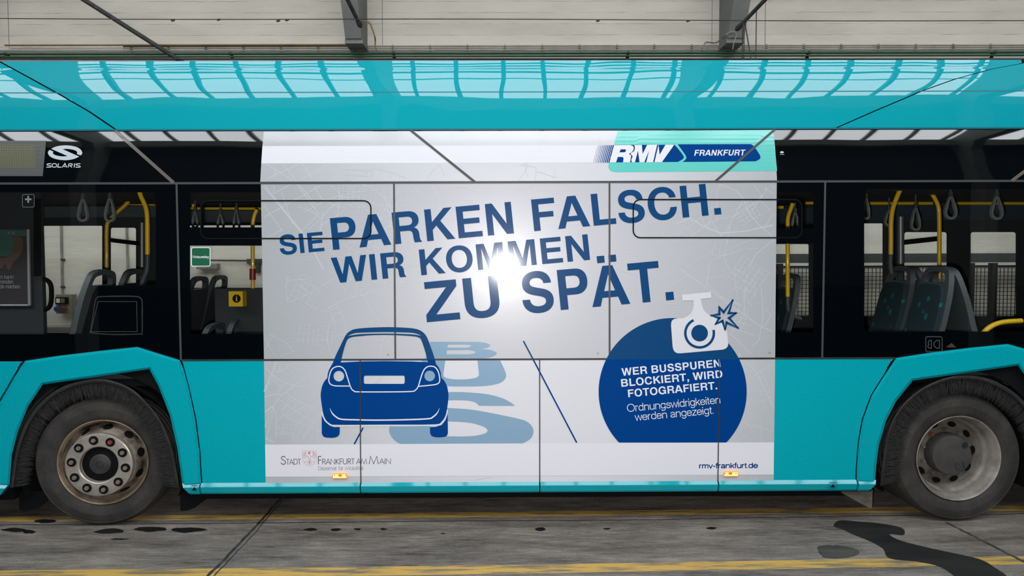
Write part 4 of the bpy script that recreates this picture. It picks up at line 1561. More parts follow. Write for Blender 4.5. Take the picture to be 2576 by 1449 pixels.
M['bristle'] = mat('black_bristle', (0.012, 0.0125, 0.013), rough=0.6, noise=((30, 30, 30), (0.030, 0.030, 0.029), 0.5, 0.75))
z6 = lambda x, y: (x / 2.46, 860 + y / 2.46)
arch_trim([z6(*p) for p in [(60, 905), (83, 720), (128, 560), (200, 430), (300, 330), (420, 262), (580, 226), (700, 240), (820, 292), (920, 385), (1005, 500), (1065, 650), (1095, 790), (1115, 910)]], 5, 5, (256, 1165))
arch_trim([z7(*p) for p in [(770, 895), (785, 740), (822, 545), (895, 405), (1000, 305), (1120, 240), (1250, 206), (1400, 216), (1520, 260), (1630, 335), (1730, 450), (1790, 600), (1815, 760), (1830, 895)]], 5, 6, (2413, 1158))

# mud flaps and underside
z6b = lambda x, y: (440 + x / 9.908, 1200 + y / 9.908)
mb = MB()
mb.prism([P(*z6b(*p), 0.10) for p in [(130, 370), (130, 820), (180, 855), (330, 830), (500, 770), (650, 650), (800, 540), (915, 440), (700, 380)]], (0, 0.02, 0))
mb.build('mud_flap', M['black'], bus)
z7b = lambda x, y: (2080 + x / 10.35, 1190 + y / 10.35)
mb = MB()
mb.prism([P(*z7b(*p), 0.035) for p in [(400, 450), (400, 530), (560, 610), (720, 700), (900, 800), (1100, 905), (1160, 920), (1180, 880), (1195, 440)]], (0, 0.02, 0))
mb.build('mud_flap', M['mud'] if 'mud' in M else M['rubber'], bus)
mb = MB()
mb.prism([P(*p, 0.10) for p in [(48, 1236), (48, 1280), (60, 1287), (95, 1279), (122, 1258), (122, 1236)]], (0, 0.02, 0))
mb.build('mud_flap', M['black'], bus)
mb = MB()
zu = P(1288, 1251, 0.06).z
mb.box((FWX + 0.64, 0.06, zu), (RWX - 0.64, 2.42, zu + 0.13))
mb.box((BX0, 0.06, zu), (FWX - 0.64, 2.42, zu + 0.13))
mb.box((RWX + 0.64, 0.06, zu), (BX1, 2.42, zu + 0.13))
mb.box((BX0, 0.82, 0.36), (BX1, 1.75, 0.40))  # unseen middle slab added to block light
mb.box((BX0, 0.06, 1.0), (BX1, 0.09, 1.05))
mb.build('underframe', M['black'], bus)
mb = MB()
mb.box(tuple(P(2088, 1238, 0.07)), tuple(P(2133, 1233, 0.09)))
mb.build('jacking_bracket', M['rubber'], bus, bevel=0.002)


# ---- wheels
def rot_z(deg):
    return Matrix.Rotation(radians(deg), 4, 'Z')


TYRE = [(0.292, 0.006), (0.305, -0.006), (0.335, -0.018), (0.372, -0.0225), (0.376, -0.0232), (0.380, -0.0225), (0.408, -0.020), (0.4285, -0.014), (0.4315, -0.0165), (0.4345, -0.013), (0.450, 0.008), (0.457, 0.022),
        (0.460, 0.035), (0.460, 0.066), (0.452, 0.068), (0.452, 0.078), (0.460, 0.080), (0.461, 0.112), (0.453, 0.114), (0.453, 0.126), (0.461, 0.128), (0.461, 0.160), (0.452, 0.162), (0.452, 0.172), (0.460, 0.174), (0.460, 0.205), (0.450, 0.235), (0.42, 0.258), (0.37, 0.262), (0.30, 0.25)]


def tyre(parent, dy=0.0):
    mb = MB()
    mb.lathe([(r, y + dy) for r, y in TYRE], 120)
    return mb.build('tyre', M['tyre'], parent, smooth=True, local=True, angle=50)


def ring_objs(n, r, fn, a0=0.0):
    for k in range(n):
        fn(k, a0 + 2 * pi * k / n, r)


def hexnut(mb, x, y0, y1, z, r, tip):
    vs = []
    for yy in (y0, y1):
        for k in range(6):
            vs.append((x + r * cos(pi * k / 3), yy, z + r * sin(pi * k / 3)))
    mb.add(vs, [tuple(range(6)), tuple(range(6, 12))] + [(k, (k + 1) % 6, 6 + (k + 1) % 6, 6 + k) for k in range(6)])
    mb.tube([(x, y1, z), (x, y1 - tip, z)], r * 0.62, 10)


def oval(mb, cr, a, rr, rt, normal_y, off, prof):
    """flat black oval for the shade in a hand hole, lying on a cone: prof(radius) -> y"""
    n = 20
    vs = []
    for k in range(n):
        t = 2 * pi * k / n
        dr, dt = rr * cos(t), rt * sin(t)
        r = cr + dr
        ang = a + dt / cr
        vs.append((r * cos(ang), prof(r) - off, r * sin(ang)))
    mb.add(vs, [tuple(range(n))])


fw = empty('wheel', (FWX, 0.068, WZ), bus, rot_z(7.5))
tyre(fw)
mb = MB()
mb.lathe([(0.292, 0.012), (0.300, -0.010), (0.302, -0.016), (0.299, -0.019), (0.293, -0.016), (0.288, -0.002), (0.280, 0.012)], 96)
mb.build('rim_lip', M['wheel_lip'], fw, smooth=True, local=True, angle=60)
mb = MB()
mb.lathe([(0.285, 0.004), (0.278, 0.03), (0.270, 0.060), (0.265, 0.068), (0.257, 0.060), (0.244, 0.026), (0.232, -0.008), (0.224, -0.034), (0.214, -0.044), (0.12, -0.048)], 96)
mb.build('rim', M['wheel'], fw, smooth=True, local=True, angle=60)
cone = lambda r: 0.060 + (0.255 - r) * -1.95 if r > 0.225 else -0.002
for k in range(10):
    mb = MB()
    oval(mb, 0.2445, 2 * pi * (k + 0.35) / 10, 0.0120, 0.033, 0, 0.005, lambda r: 0.060 - (0.257 - r) * 2.65)
    mb.build('hand_hole_shade', M['black'], fw, local=True)  # black oval on the rim paints the shade of the opening
mb = MB()
mb.lathe([(0.150, -0.040), (0.2205, -0.040), (0.2215, -0.072), (0.219, -0.078), (0.213, -0.081), (0.136, -0.082), (0.130, -0.081), (0.1255, -0.076), (0.125, -0.040)], 120)
hub = mb.build('hub_flange', M['steel'], fw, smooth=True, local=True, angle=40)
for k in range(10):
    a = 2 * pi * (k + 0.5) / 10 + 0.16
    x, z = 0.176 * cos(a), 0.176 * sin(a)
    rb = MB()
    rb.add([(x + 0.031 * cos(2 * pi * q / 24), -0.0825, z + 0.031 * sin(2 * pi * q / 24)) for q in range(24)], [tuple(range(24))])  # flat black disc stands in for the shade inside the recess
    m_ = MB().lathe([(0.031, -0.0822), (0.0325, -0.0845), (0.0345, -0.0845), (0.0355, -0.0820)], 24)
    rb.add([(v[0] + x, v[1], v[2] + z) for v in m_.v], m_.f, 1)
    rb.build('shaded_nut_recess', [M['black'], M['steel']], fw, local=True)
    nb = MB()
    hexnut(nb, x, -0.078, -0.092, z, 0.0160, 0.010)
    red = k == 1
    nb.build('wheel_nut', M['red_paint'] if red else M['nut'], fw, 'red painted wheel nut' if red else None, local=True)
mb = MB()
mb.lathe([(0.126, -0.042), (0.122, -0.048), (0.076, -0.054), (0.070, -0.055)], 64)
mb.build('hub_recess', M['black'], fw, smooth=True, local=True, angle=40)
mb = MB()
mb.lathe([(0.071, -0.054), (0.069, -0.062), (0.060, -0.067), (0.0, -0.070)], 64)
mb.build('hub_cap', M['hubcap'], fw, smooth=True, local=True, angle=40)
mb = MB()
mb.lathe([(0.022, -0.0692), (0.022, -0.0712), (0.025, -0.0712), (0.025, -0.0682)], 32)
mb.build('cap_emblem', M['rubber'], fw, local=True)

rw = empty('wheel', (RWX, 0.062, WZ), bus, rot_z(0.6))
tyre(rw)
mb = MB()
mb.lathe([(r, y + 0.33) for r, y in TYRE], 96)
mb.build('twin_tyre', M['tyre'], rw, smooth=True, local=True, angle=50)
mb = MB()
mb.lathe([(0.292, 0.010), (0.302, -0.010), (0.304, -0.016), (0.301, -0.019), (0.295, -0.016), (0.290, 0.0), (0.277, 0.020), (0.270, 0.036), (0.266, 0.065), (0.262, 0.078), (0.252, 0.088), (0.248, 0.105), (0.246, 0.15), (0.240, 0.165)], 96)
mb.build('rim', M['wheel_grey'], rw, 'grey deep dished rim', smooth=True, local=True, angle=60)
mb = MB()
mb.lathe([(0.246, 0.150), (0.235, 0.162), (0.215, 0.163), (0.195, 0.150), (0.18, 0.146), (0.10, 0.146)], 96)
mb.build('wheel_disc', M['disc'], rw, smooth=True, local=True, angle=40)
for k in range(10):
    a = 2 * pi * (k + 0.1) / 10
    n = 20
    ring = [(0.212 + 0.020 * cos(2 * pi * q / n), a + 0.155 * sin(2 * pi * q / n)) for q in range(n)]
    mb = MB()
    mb.add([(r * cos(t), 0.148, r * sin(t)) for r, t in ring], [tuple(range(n))])  # flat black oval painted where the opening would be in shade
    mb.build('hand_hole_shade', M['black'], rw, local=True)
for k in range(10):
    a = 2 * pi * (k + 0.55) / 10
    nb = MB()
    hexnut(nb, 0.172 * cos(a), 0.146, 0.128, 0.172 * sin(a), 0.0155, 0.014)
    red = k == 3
    nb.build('wheel_nut', M['red_paint'] if red else M['disc'], rw, 'red painted wheel nut' if red else None, local=True)
mb = MB()
mb.lathe([(0.150, 0.146), (0.146, 0.09), (0.143, 0.062), (0.139, 0.055), (0.132, 0.053), (0.0, 0.052)], 72)
cap = mb.build('hub_cap', M['hubcap2'] if 'hubcap2' in M else M['hubcap'], rw, smooth=True, local=True, angle=40)
mb = MB()
mb.tube([(0.088, 0.053, 0.078), (0.088, 0.045, 0.078)], 0.020, 18)
mb.tube([(0.088, 0.045, 0.078), (0.088, 0.040, 0.078)], 0.009, 10)
mb.build('cap_plug', M['rubber'], rw, local=True)
mb = MB()
s = 0.028
for (xa, za, xb, zb_) in ((-s, -s, s, -s), (-s, s, s, s), (-s, -s, -s, s), (s, -s, s, s), (-s * .55, -s * .5, s * .55, -s * .5), (-s * .55, s * .5, s * .55, s * .5), (-s * .55, -s * .5, s * .55, s * .5)):
    mb.tube([(0.055 + xa - za * .2, 0.0515, -0.075 + za + xa * .2), (0.055 + xb - zb_ * .2, 0.0515, -0.075 + zb_ + xb * .2)], 0.003, 6)
mb.build('cap_emblem', M['rubber'], rw, local=True)


# ================================================================== the advertisement (flat vinyl on the bus side)
zA = lambda x, y: (650 + x / 3.903, 660 + y / 3.903)
zB = lambda x, y: (650 + x / 3.903, 1000 + y / 3.903)
zC = lambda x, y: (1300 + x / 3.903, 660 + y / 3.903)
zD = lambda x, y: (1300 + x / 3.903, 1000 + y / 3.903)
zE = lambda x, y: (1300 + x / 3.903, 310 + y / 3.903)
tr = lambda f, pts: [f(*p) for p in pts]
YC = 904.0      # row where window film meets the lower panels


def cut(lp, y, below):
    """part of an outline below / above a pixel row"""
    out = []
    for i, p in enumerate(lp):
        q = lp[(i + 1) % len(lp)]
        ip, iq = (p[1] > y) == below, (q[1] > y) == below
        if ip:
            out.append(p)
        if ip != iq:
            t = (y - p[1]) / (q[1] - p[1])
            out.append((p[0] + (q[0] - p[0]) * t, y))
    return out


ROWS = [328 + 5 * k for k in range(27)]
zw0 = PS(1288, 329.5).z
zw1 = PS(1288, 456.0).z
edgeL = xz([(664, 331), (655, 457)])
edgeR = xz([(1945, 328), (1950, 380), (1954.5, 456)])
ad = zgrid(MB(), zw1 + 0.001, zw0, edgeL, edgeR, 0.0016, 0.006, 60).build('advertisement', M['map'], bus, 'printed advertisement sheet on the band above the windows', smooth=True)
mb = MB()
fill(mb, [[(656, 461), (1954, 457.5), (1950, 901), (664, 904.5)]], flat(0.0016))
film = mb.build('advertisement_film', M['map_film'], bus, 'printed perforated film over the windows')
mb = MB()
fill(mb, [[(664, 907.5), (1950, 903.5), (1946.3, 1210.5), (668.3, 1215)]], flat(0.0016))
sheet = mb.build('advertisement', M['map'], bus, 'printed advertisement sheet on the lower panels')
zb0, zb1 = PS(1288, 409.6).z, PS(1288, 366.0).z
zgrid(MB(), zb0, zb1, edgeL, edgeR, 0.0022, 0.006, 60).build('white_band', M['white'], ad, smooth=True)
mb = MB()
fill(mb, [[(666.8, 1118.4), (1947, 1112.7), (1946.3, 1194), (668, 1199.5)]], flat(0.0034))
mb.build('white_band', M['white'], sheet)

# ---- faint street map
rm = random.Random(21)
maps = {'top': MB(), 'film': MB(), 'low': MB()}


def zone(x, y):
    if not (664 < x < 1948):
        return None
    if 333 < y < 365 or 411 < y < 455:
        return 'top'
    if 463 < y < 899:
        return 'film'
    if 909 < y < 1113 or 1200 < y < 1210:
        return 'low'
    return None


SN = [0]


def street(pts, w):
    """draw a line, cut where it leaves the printed map"""
    run, z = [], None
    SN[0] += 1
    lift = 0.0018 + 0.0000025 * SN[0]
    dense = []
    for a, b in zip(pts, pts[1:]):
        k = max(1, int(math.hypot(b[0] - a[0], b[1] - a[1]) / 6))
        dense += [(a[0] + (b[0] - a[0]) * t / k, a[1] + (b[1] - a[1]) * t / k) for t in range(k)]
    dense.append(pts[-1])
    for p in dense + [(-1, -1)]:
        q = zone(*p)
        if q != z or q is None:
            if z is not None and len(run) > 1:
                ribbon_faces(maps[z], run, w, curved(lift) if z == 'top' else flat(lift))
            run = []
        if q is not None:
            run.append(p)
        z = q


def wander(x, y, ang, n, step, curl, w, branch=0.0, depth=0):
    pts = [(x, y)]
    c = 0
    for k in range(n):
        c = c * 0.8 + rm.uniform(-curl, curl)
        ang += c
        x += step * cos(ang)
        y += step * sin(ang)
        pts.append((x, y))
        if rm.random() < branch and depth < 2:
            wander(x, y, ang + rm.choice((-1, 1)) * rm.uniform(1.2, 1.8), rm.randint(3, 9), step, curl * 1.2, max(1.2, w * 0.75), branch * 0.6, depth + 1)
    street(pts, w)


zM = lambda x, y: (650 + x / 6.586, 900 + y / 6.586)
for pts, w in (([(95, 560), (240, 220), (300, 60)], 3.4), ([(90, 150), (220, 270), (300, 340), (420, 410), (610, 460), (740, 480)], 2.2), ([(720, 485), (1080, 365)], 1.8),
               ([(60, 960), (250, 790), (380, 620), (470, 560), (620, 440), (800, 300), (910, 210), (1040, 60)], 2.2), ([(100, 650), (290, 600), (360, 600)], 2.6),
               ([(470, 560), (520, 630), (700, 730), (800, 780), (1050, 870)], 2), ([(320, 560), (450, 420)], 1.8), ([(200, 330), (370, 510)], 1.5), ([(250, 790), (300, 1000), (290, 1330)], 2),
               ([(300, 1040), (690, 730)], 1.6), ([(460, 980), (800, 780)], 1.6), ([(380, 890), (520, 650)], 1.4), ([(400, 940), (660, 1070), (850, 1140), (1040, 1220)], 2),
               ([(440, 760), (750, 970), (980, 1080)], 1.6), ([(800, 780), (1000, 960), (1050, 1010)], 1.6), ([(680, 1430), (1040, 890)], 2.6), ([(660, 1070), (560, 1300), (600, 1390), (700, 1400)], 1.8),
               ([(290, 1250), (560, 1260), (690, 1360)], 1.6), ([(290, 1160), (420, 1180), (420, 1290)], 1.4), ([(680, 1070), (900, 880)], 1.5), ([(810, 1120), (940, 940)], 1.5),
               ([(750, 1100), (650, 1290)], 1.5), ([(980, 1000), (980, 1430)], 1.5), ([(800, 1230), (880, 1290), (880, 1430)], 1.5), ([(100, 900), (240, 790)], 1.5), ([(110, 1120), (250, 830)], 1.5),
               ([(110, 1330), (300, 1420), (420, 1500)], 3), ([(120, 1420), (240, 900), (250, 790)], 1.6), ([(300, 240), (430, 190), (500, 120), (620, 85)], 1.6), ([(360, 270), (350, 150), (370, 40)], 1.6),
               ([(690, 205), (890, 205), (720, 70)], 1.3), ([(100, 480), (190, 405), (270, 410)], 1.4), ([(410, 850), (590, 690)], 1.2), ([(110, 960), (210, 880), (240, 800)], 1.2)):
    street([zM(*p) for p in pts], w)
# upper left of the window film, and the right end
for pts, w in (([(30, 590), (430, 1080), (560, 1290), (640, 1440)], 2.6), ([(60, 600), (450, 1090)], 1.2), ([(80, 400), (370, 580), (480, 740), (600, 900)], 1.6), ([(240, 400), (440, 650), (560, 800)], 1.6),
               ([(430, 395), (510, 500), (560, 640), (620, 740), (800, 830)], 1.6), ([(30, 570), (400, 400)], 1.5), ([(150, 690), (700, 400)], 1.6), ([(40, 930), (560, 640), (790, 520)], 1.6),
               ([(150, 690), (170, 420)], 1.6), ([(840, 420), (780, 540), (800, 740), (780, 900), (620, 1000)], 1.6), ([(450, 870), (700, 740), (900, 680)], 1.3), ([(60, 1140), (240, 1040)], 1.3),
               ([(40, 790), (120, 900), (240, 1060)], 1.3), ([(640, 860), (600, 1080), (560, 1280)], 1.6)):
    street([(650 + p[0] / 3.903, 310 + p[1] / 3.903) for p in pts], w)
for pts, w in (([(1560, 990), (1700, 930), (1830, 1010), (2000, 1080), (2250, 1060), (2560, 990)], 2.6), ([(1960, 590), (2150, 660), (2230, 750), (2290, 900), (2400, 1020), (2480, 1080), (2540, 1180)], 1.7),
               ([(2230, 740), (2060, 1060)], 1.5), ([(2460, 640), (2290, 890)], 1.4), ([(2576, 800), (2440, 1010)], 1.4), ([(1870, 1050), (1910, 900)], 1.3), ([(2540, 1130), (2340, 1290), (2280, 1440)], 1.6),
               ([(2460, 560), (2576, 700)], 1.4), ([(2500, 520), (2440, 640), (2560, 720)], 1.2)):
    street(tr(zE, pts), w)
for pts, w in (([(1600, 60), (2100, 420), (2380, 620), (2560, 700)], 1.8), ([(1900, 0), (1860, 200), (2010, 340), (2200, 420)], 1.6), ([(2300, 900), (2100, 700), (2240, 520), (2230, 300), (2400, 60)], 1.5),
               ([(2400, 240), (2420, 520), (2380, 760), (2300, 840)], 1.5), ([(2180, 900), (2350, 1070), (2520, 1420)], 3.0), ([(2250, 930), (2420, 1100), (2560, 1440)], 1.3), ([(2260, 1165), (2380, 1080), (2530, 980)], 1.6),
               ([(2270, 1275), (2420, 1260), (2560, 1290)], 1.4), ([(2440, 450), (2500, 520), (2420, 640)], 1.2), ([(2040, 560), (2300, 620)], 1.2), ([(2090, 640), (2350, 720)], 1.2),
               ([(2070, 300), (2160, 240), (2280, 300)], 1.2), ([(2200, 180), (2330, 200), (2350, 340)], 1.2), ([(1470, 240), (1700, 120)], 1.1)):
    street(tr(zC, pts), w)
for pts, w in (([(2180, 240), (2520, 330)], 2.2), ([(2260, 80), (2500, 0)], 1.6), ([(2100, 400), (2250, 290), (2300, 180), (2370, 190)], 1.3), ([(2060, 420), (2200, 260)], 1.3), ([(2150, 440), (2340, 330), (2290, 310)], 1.3),
               ([(2400, 300), (2400, 440)], 1.3), ([(2200, 330), (2320, 440)], 1.3), ([(2290, 800), (2380, 830)], 2.4), ([(2250, 740), (2400, 830)], 2.4), ([(1430, 840), (1520, 780), (1700, 800), (1900, 770)], 1.3)):
    street(tr(zD, pts), w)
for _ in range(42):
    x = rm.choice((rm.uniform(664, 900), rm.uniform(664, 1000), rm.uniform(1700, 1948)))
    wander(x, rm.uniform(340, 1205), rm.uniform(0, 6.28), rm.randint(6, 20), 11, 0.10, rm.choice((1.1, 1.3, 1.6)), 0.16)
for _ in range(26):
    wander(rm.uniform(664, 1948), rm.choice((rm.uniform(340, 450), rm.uniform(465, 890), rm.uniform(1195, 1212))), rm.uniform(0, 6.28), rm.randint(6, 16), 11, 0.12, 1.2, 0.2)
for cx, cy_, a, nx, ny, s in ((1885, 700, 0.6, 7, 6, 13), (1880, 540, 1.0, 5, 5, 11), (1850, 800, 0.35, 6, 5, 12), (735, 1085, 0.2, 5, 3, 10), (1870, 1095, 0.7, 6, 4, 11), (800, 845, 0.1, 8, 4, 12), (905, 470, 0.05, 6, 6, 14), (775, 740, 0.5, 5, 5, 15)):
    for i in range(nx):
        street([(cx + s * (i - nx / 2) * cos(a) - t * sin(a), cy_ + s * (i - nx / 2) * sin(a) + t * cos(a)) for t in (-s * ny / 2, s * ny / 2)], 1.1)
    for j in range(ny):
        street([(cx + t * cos(a) - s * (j - ny / 2) * sin(a), cy_ + t * sin(a) + s * (j - ny / 2) * cos(a)) for t in (-s * nx / 2, s * nx / 2 * rm.uniform(0.4, 1))], 1.1)
maps['top'].build('street_map', M['mapline'], ad)
maps['film'].build('street_map', M['mapline'], film)
maps['low'].build('street_map', M['mapline'], sheet)

# ---- headline
mb = MB()
F3 = flat(0.0036)
up1 = (-0.1045, -1.0)
word(mb, 'SIE', (705.5, 641.2), (816.5, 631.2), 48.5, F3, up=up1)
word(mb, 'PARKEN', (838.0, 628.6), (1293.0, 587.0), 79.5, F3, up=up1)
word(mb, 'FALSCH.', (1344.0, 581.6), (1814.8, 538.8), 79.5, F3, up=up1)
word(mb, 'WIR', (838.5, 712.8), (1022.0, 696.2), 64.0, F3, up=up1)
word(mb, 'KOMMEN', (1060.0, 692.6), (1484.6, 653.6), 64.5, F3, up=up1)
word(mb, 'ZU', (1074.0, 810.8), (1260.0, 793.4), 100.5, F3, up=up1)
word(mb, 'SPÄT.', (1317.5, 788.6), (1696.0, 754.0), 100.5, F3, up=up1)
mb.build('headline', M['navy'], film)

# ---- car seen from behind
body = tr(zA, smooth_loop([(660, 1545), (700, 1580), (745, 1594), (1240, 1592), (1735, 1590), (1800, 1560), (1838, 1500), (1855, 1420), (1866, 1327), (1864, 1280), (1850, 1210), (1820, 1155), (1797, 1133),
                           (1790, 1080), (1770, 1030), (1746, 1000), (1735, 962), (1722, 915), (1690, 825), (1655, 735), (1615, 685), (1560, 657), (1480, 644), (1340, 637), (1240, 636), (1060, 643),
                           (950, 655), (900, 675), (865, 705), (835, 758), (798, 835), (766, 900), (745, 950), (732, 985), (715, 1015), (692, 1058), (680, 1100), (676, 1135), (650, 1165), (626, 1215), (613, 1280), (613, 1330), (622, 1400), (636, 1480)], 3))
win = tr(zA, smooth_loop([(808, 983), (835, 870), (862, 785), (878, 755), (905, 738), (960, 728), (1100, 716), (1240, 713), (1400, 717), (1530, 727), (1578, 740), (1598, 762), (1630, 850), (1665, 980)], 4, False)
         + [(1500, 973), (1240, 970), (1000, 973)])
slot = tr(zA, smooth_loop([(880, 722), (935, 698), (1000, 690), (1240, 684), (1450, 688), (1540, 697), (1597, 720), (1540, 710), (1440, 703), (1240, 699), (1030, 703), (940, 712)], 3))
mb = MB()
F4 = flat(0.0044)
fill(mb, [cut(body, YC, False), cut(win, YC - 0.4, False), slot], F4)
mb.build('car_picture', M['navy'], film, 'top of a dark blue car picture seen from behind')
mb = MB()
circ = lambda x, y, r, f=zA: [f(*p) for p in ellipse(x, y, r, r, 40)]
plate = tr(zA, rrect(1036, 1112, 1436, 1193, 16))
wl = tr(zB, [(622, 172), (622, 350)] + smooth_loop([(622, 350), (640, 384), (690, 395), (750, 393), (788, 375), (799, 345)], 4, False) + [(799, 290), (745, 292), (700, 276), (650, 232), (630, 190)])
wr = tr(zB, [(1858, 135), (1861, 350)] + smooth_loop([(1861, 350), (1845, 380), (1800, 390), (1735, 389), (1698, 374), (1685, 345)], 4, False) + [(1685, 290), (1740, 288), (1800, 268), (1840, 220), (1852, 175)])
fill(mb, [cut(body, YC, True), cut(win, YC + 0.4, True), plate, circ(790, 1117, 52), circ(1682, 1115, 52)], F4)
fill(mb, [wl], F4)
fill(mb, [wr], F4)
car = mb.build('car_picture', M['blue'], sheet, 'dark blue car picture seen from behind with pale lamp outlines')
mb = MB()
F5 = flat(0.0050)
lamp = smooth_loop([(905, 1214), (820, 1214), (745, 1211), (706, 1194), (692, 1165), (695, 1125), (710, 1072), (735, 1038), (780, 1021), (820, 1030), (850, 1062), (868, 1110), (890, 1180), (912, 1238), (938, 1262), (975, 1271),
                    (1240, 1272), (1495, 1268), (1540, 1255), (1568, 1222), (1590, 1150), (1617, 1072), (1648, 1032), (1690, 1019), (1735, 1030), (1765, 1072), (1779, 1130), (1778, 1172), (1755, 1194), (1700, 1205), (1575, 1217)], 4, False)
ribbon_faces(mb, tr(zA, lamp), 2.7, F5)
bl = smooth_loop([(703, 106), (722, 150), (760, 188), (815, 213), (960, 219), (1150, 222), (1400, 219), (1660, 209), (1715, 190), (1757, 150), (1777, 106)], 5, False)
ws = [3.4 * min(1, 0.12 + 3.2 * min(k, len(bl) - 1 - k) / len(bl) * 2) for k in range(len(bl))]
ribbon_faces(mb, tr(zB, bl), ws, F5)
sk = smooth_loop([(622, 145), (640, 195), (670, 240), (710, 268), (760, 279), (1000, 278), (1240, 277), (1730, 272), (1790, 255), (1830, 212), (1850, 160), (1857, 120)], 5, False)
ribbon_faces(mb, tr(zB, sk), 3.0, F5)
mb.build('car_outline', M['white'], sheet)

# ---- the letters B U S lying on the lane
B_ = tr(zA, [(1685, 780), (2150, 780)] + smooth_loop([(2150, 780), (2230, 790), (2276, 815), (2245, 838), (2185, 849), (2270, 858), (2338, 885), (2320, 915), (2260, 936), (2195, 942)], 5, False) + [(1640, 942), (1660, 860)])
Bh1 = tr(zA, [(1862, 807), (2030, 806)] + smooth_loop([(2030, 806), (2075, 812), (2088, 822), (2070, 832), (2030, 837)], 4, False) + [(1855, 837)])
Bh2 = tr(zA, [(1852, 862), (2070, 860)] + smooth_loop([(2070, 860), (2120, 870), (2132, 882), (2115, 895), (2070, 903)], 4, False) + [(1847, 903)])
mb = MB()
fill(mb, [B_, Bh1, Bh2], flat(0.0030))
mb.build('lane_lettering', M['pale_film'] if 'pale_film' in M else M['pale_blue'], film)
U_ = tr(zA, [(1600, 962), (1836, 958), (1816, 1095)] + smooth_loop([(1816, 1095), (1822, 1122), (1868, 1141), (1950, 1149), (2060, 1146), (2140, 1131), (2167, 1105)], 4, False) + [(2150, 956), (2370, 954)]
        + smooth_loop([(2370, 954), (2410, 1040), (2433, 1105), (2420, 1145), (2375, 1182), (2285, 1206), (2160, 1217), (1950, 1218), (1850, 1216)], 4, False) + [(1700, 1200)])
S1 = tr(zA, [(1700, 1275)] + smooth_loop([(1860, 1274), (1980, 1273), (2110, 1280), (2260, 1297), (2400, 1335), (2488, 1383), (2519, 1409)], 4, False) + smooth_loop([(2166, 1408), (2130, 1376), (2062, 1358), (1960, 1353), (1870, 1355)], 4, False) + [(1700, 1370)])
S2 = tr(zB, smooth_loop([(1700, 100), (1860, 103), (2100, 120), (2350, 165), (2576, 214), (2648, 244), (2690, 290), (2701, 340), (2675, 402), (2601, 448)], 5, False)
        + [(2560, 453), (1398, 458)] + smooth_loop([(1398, 458), (1345, 428), (1306, 385), (1283, 335), (1287, 295), (1292, 270)], 4, False) + [(1690, 270), (1690, 350), (1860, 382)]
        + smooth_loop([(1860, 380), (2000, 382), (2130, 375), (2228, 350), (2248, 318), (2200, 281), (2060, 246), (1860, 234)], 5, False) + [(1700, 234)])
mb = MB()
for lp in (U_, S1, S2):
    fill(mb, [lp], flat(0.0030))
fill(mb, [circ(1682, 1115, 52)], flat(0.0032))
mb.build('lane_lettering', M['pale_blue'], sheet)
mb = MB()
ribbon_faces(mb, [zC(65, 772), zC(160, 951)], 3.6, F4)
mb.build('lane_line', M['navy'], film)
for ends in ([zC(160, 951), (1450.8, 1113.6)], [(913.4, 1076), (891.0, 1117.5)]):
    mb = MB()
    ribbon_faces(mb, ends, 3.6, F4)
    mb.build('lane_line', M['blue'], sheet)

# ---- round badge with camera
C_ = ellipse(1692.2, 985.5, 186.3, 185.5, 120)
cam_w = tr(zC, smooth_loop([(1515, 620), (1520, 580), (1545, 556), (1590, 549)], 4, False) + smooth_loop([(1640, 546), (1690, 520), (1722, 480), (1734, 430), (1735, 372)], 4, False)
           + [(1628, 377), (1622, 318), (1905, 290), (1909, 349), (1808, 360)] + smooth_loop([(1808, 360), (1820, 425), (1842, 475), (1885, 513), (1920, 530), (1975, 562), (2030, 602), (2058, 655), (2066, 700)], 4, False)
           + smooth_loop([(2076, 795), (2072, 822), (2052, 845), (2020, 857)], 4, False) + smooth_loop([(1610, 893), (1570, 889), (1542, 866), (1530, 825)], 4, False))
mb = MB()
fill(mb, [cut(C_, YC, False)], flat(0.0044))
badge = mb.build('round_badge', M['navy'], film, 'top of a round dark blue badge')
mb = MB()
fill(mb, [cut(cut(C_, YC, True), 1113.2, False)], flat(0.0044))
badge2 = mb.build('round_badge', M['blue'], sheet, 'round blue badge with white lettering')
mb = MB()
fill(mb, [cam_w], flat(0.0052))
M['camera_white'] = mat('white_print_on_film', (0.60, 0.615, 0.655), rough=0.33, coat=0.5, coat_rough=0.17)
camp = mb.build('camera_picture', M['camera_white'], film)
mb = MB()
arc = [zC(1795 + 140 * cos(radians(a)), 695 - 140 * sin(radians(a))) for a in range(115, 378, 6)]
ribbon_faces(mb, arc, 6.4, flat(0.0060))
fill(mb, [circ(1795, 695, 82, zC)], flat(0.0060))
mb.build('camera_lens', M['navy'], film)
mb = MB()
star = tr(zC, [(2118, 376), (2080, 498), (2148, 500), (2083, 546), (2168, 640), (2060, 590), (2045, 655), (2020, 575), (1957, 602), (1990, 545), (1915, 522), (1990, 510), (1990, 445), (2032, 490)])
ribbon_faces(mb, star, 6.0, flat(0.0062), True)
for p in star:
    fill(mb, [ellipse(p[0], p[1], 2.9, 2.9, 14)], flat(0.0062))
mb.build('flash_star', M['navy'], film)
mb = MB()
F6 = flat(0.0052)
up2 = (-0.092, -1.0)
word(mb, 'WER BUSSPUREN', (1564.5, 945.6), (1812.8, 922.8), 19.0, F6, up=up2, track=8)
word(mb, 'BLOCKIERT, WIRD', (1563.6, 973.2), (1818.0, 949.8), 19.0, F6, up=up2, track=4)
word(mb, 'FOTOGRAFIERT.', (1580.8, 999.4), (1804.6, 979.0), 19.0, F6, up=up2, track=4)
mb.build('badge_lettering', M['white_text'], sheet)
mb = MB()
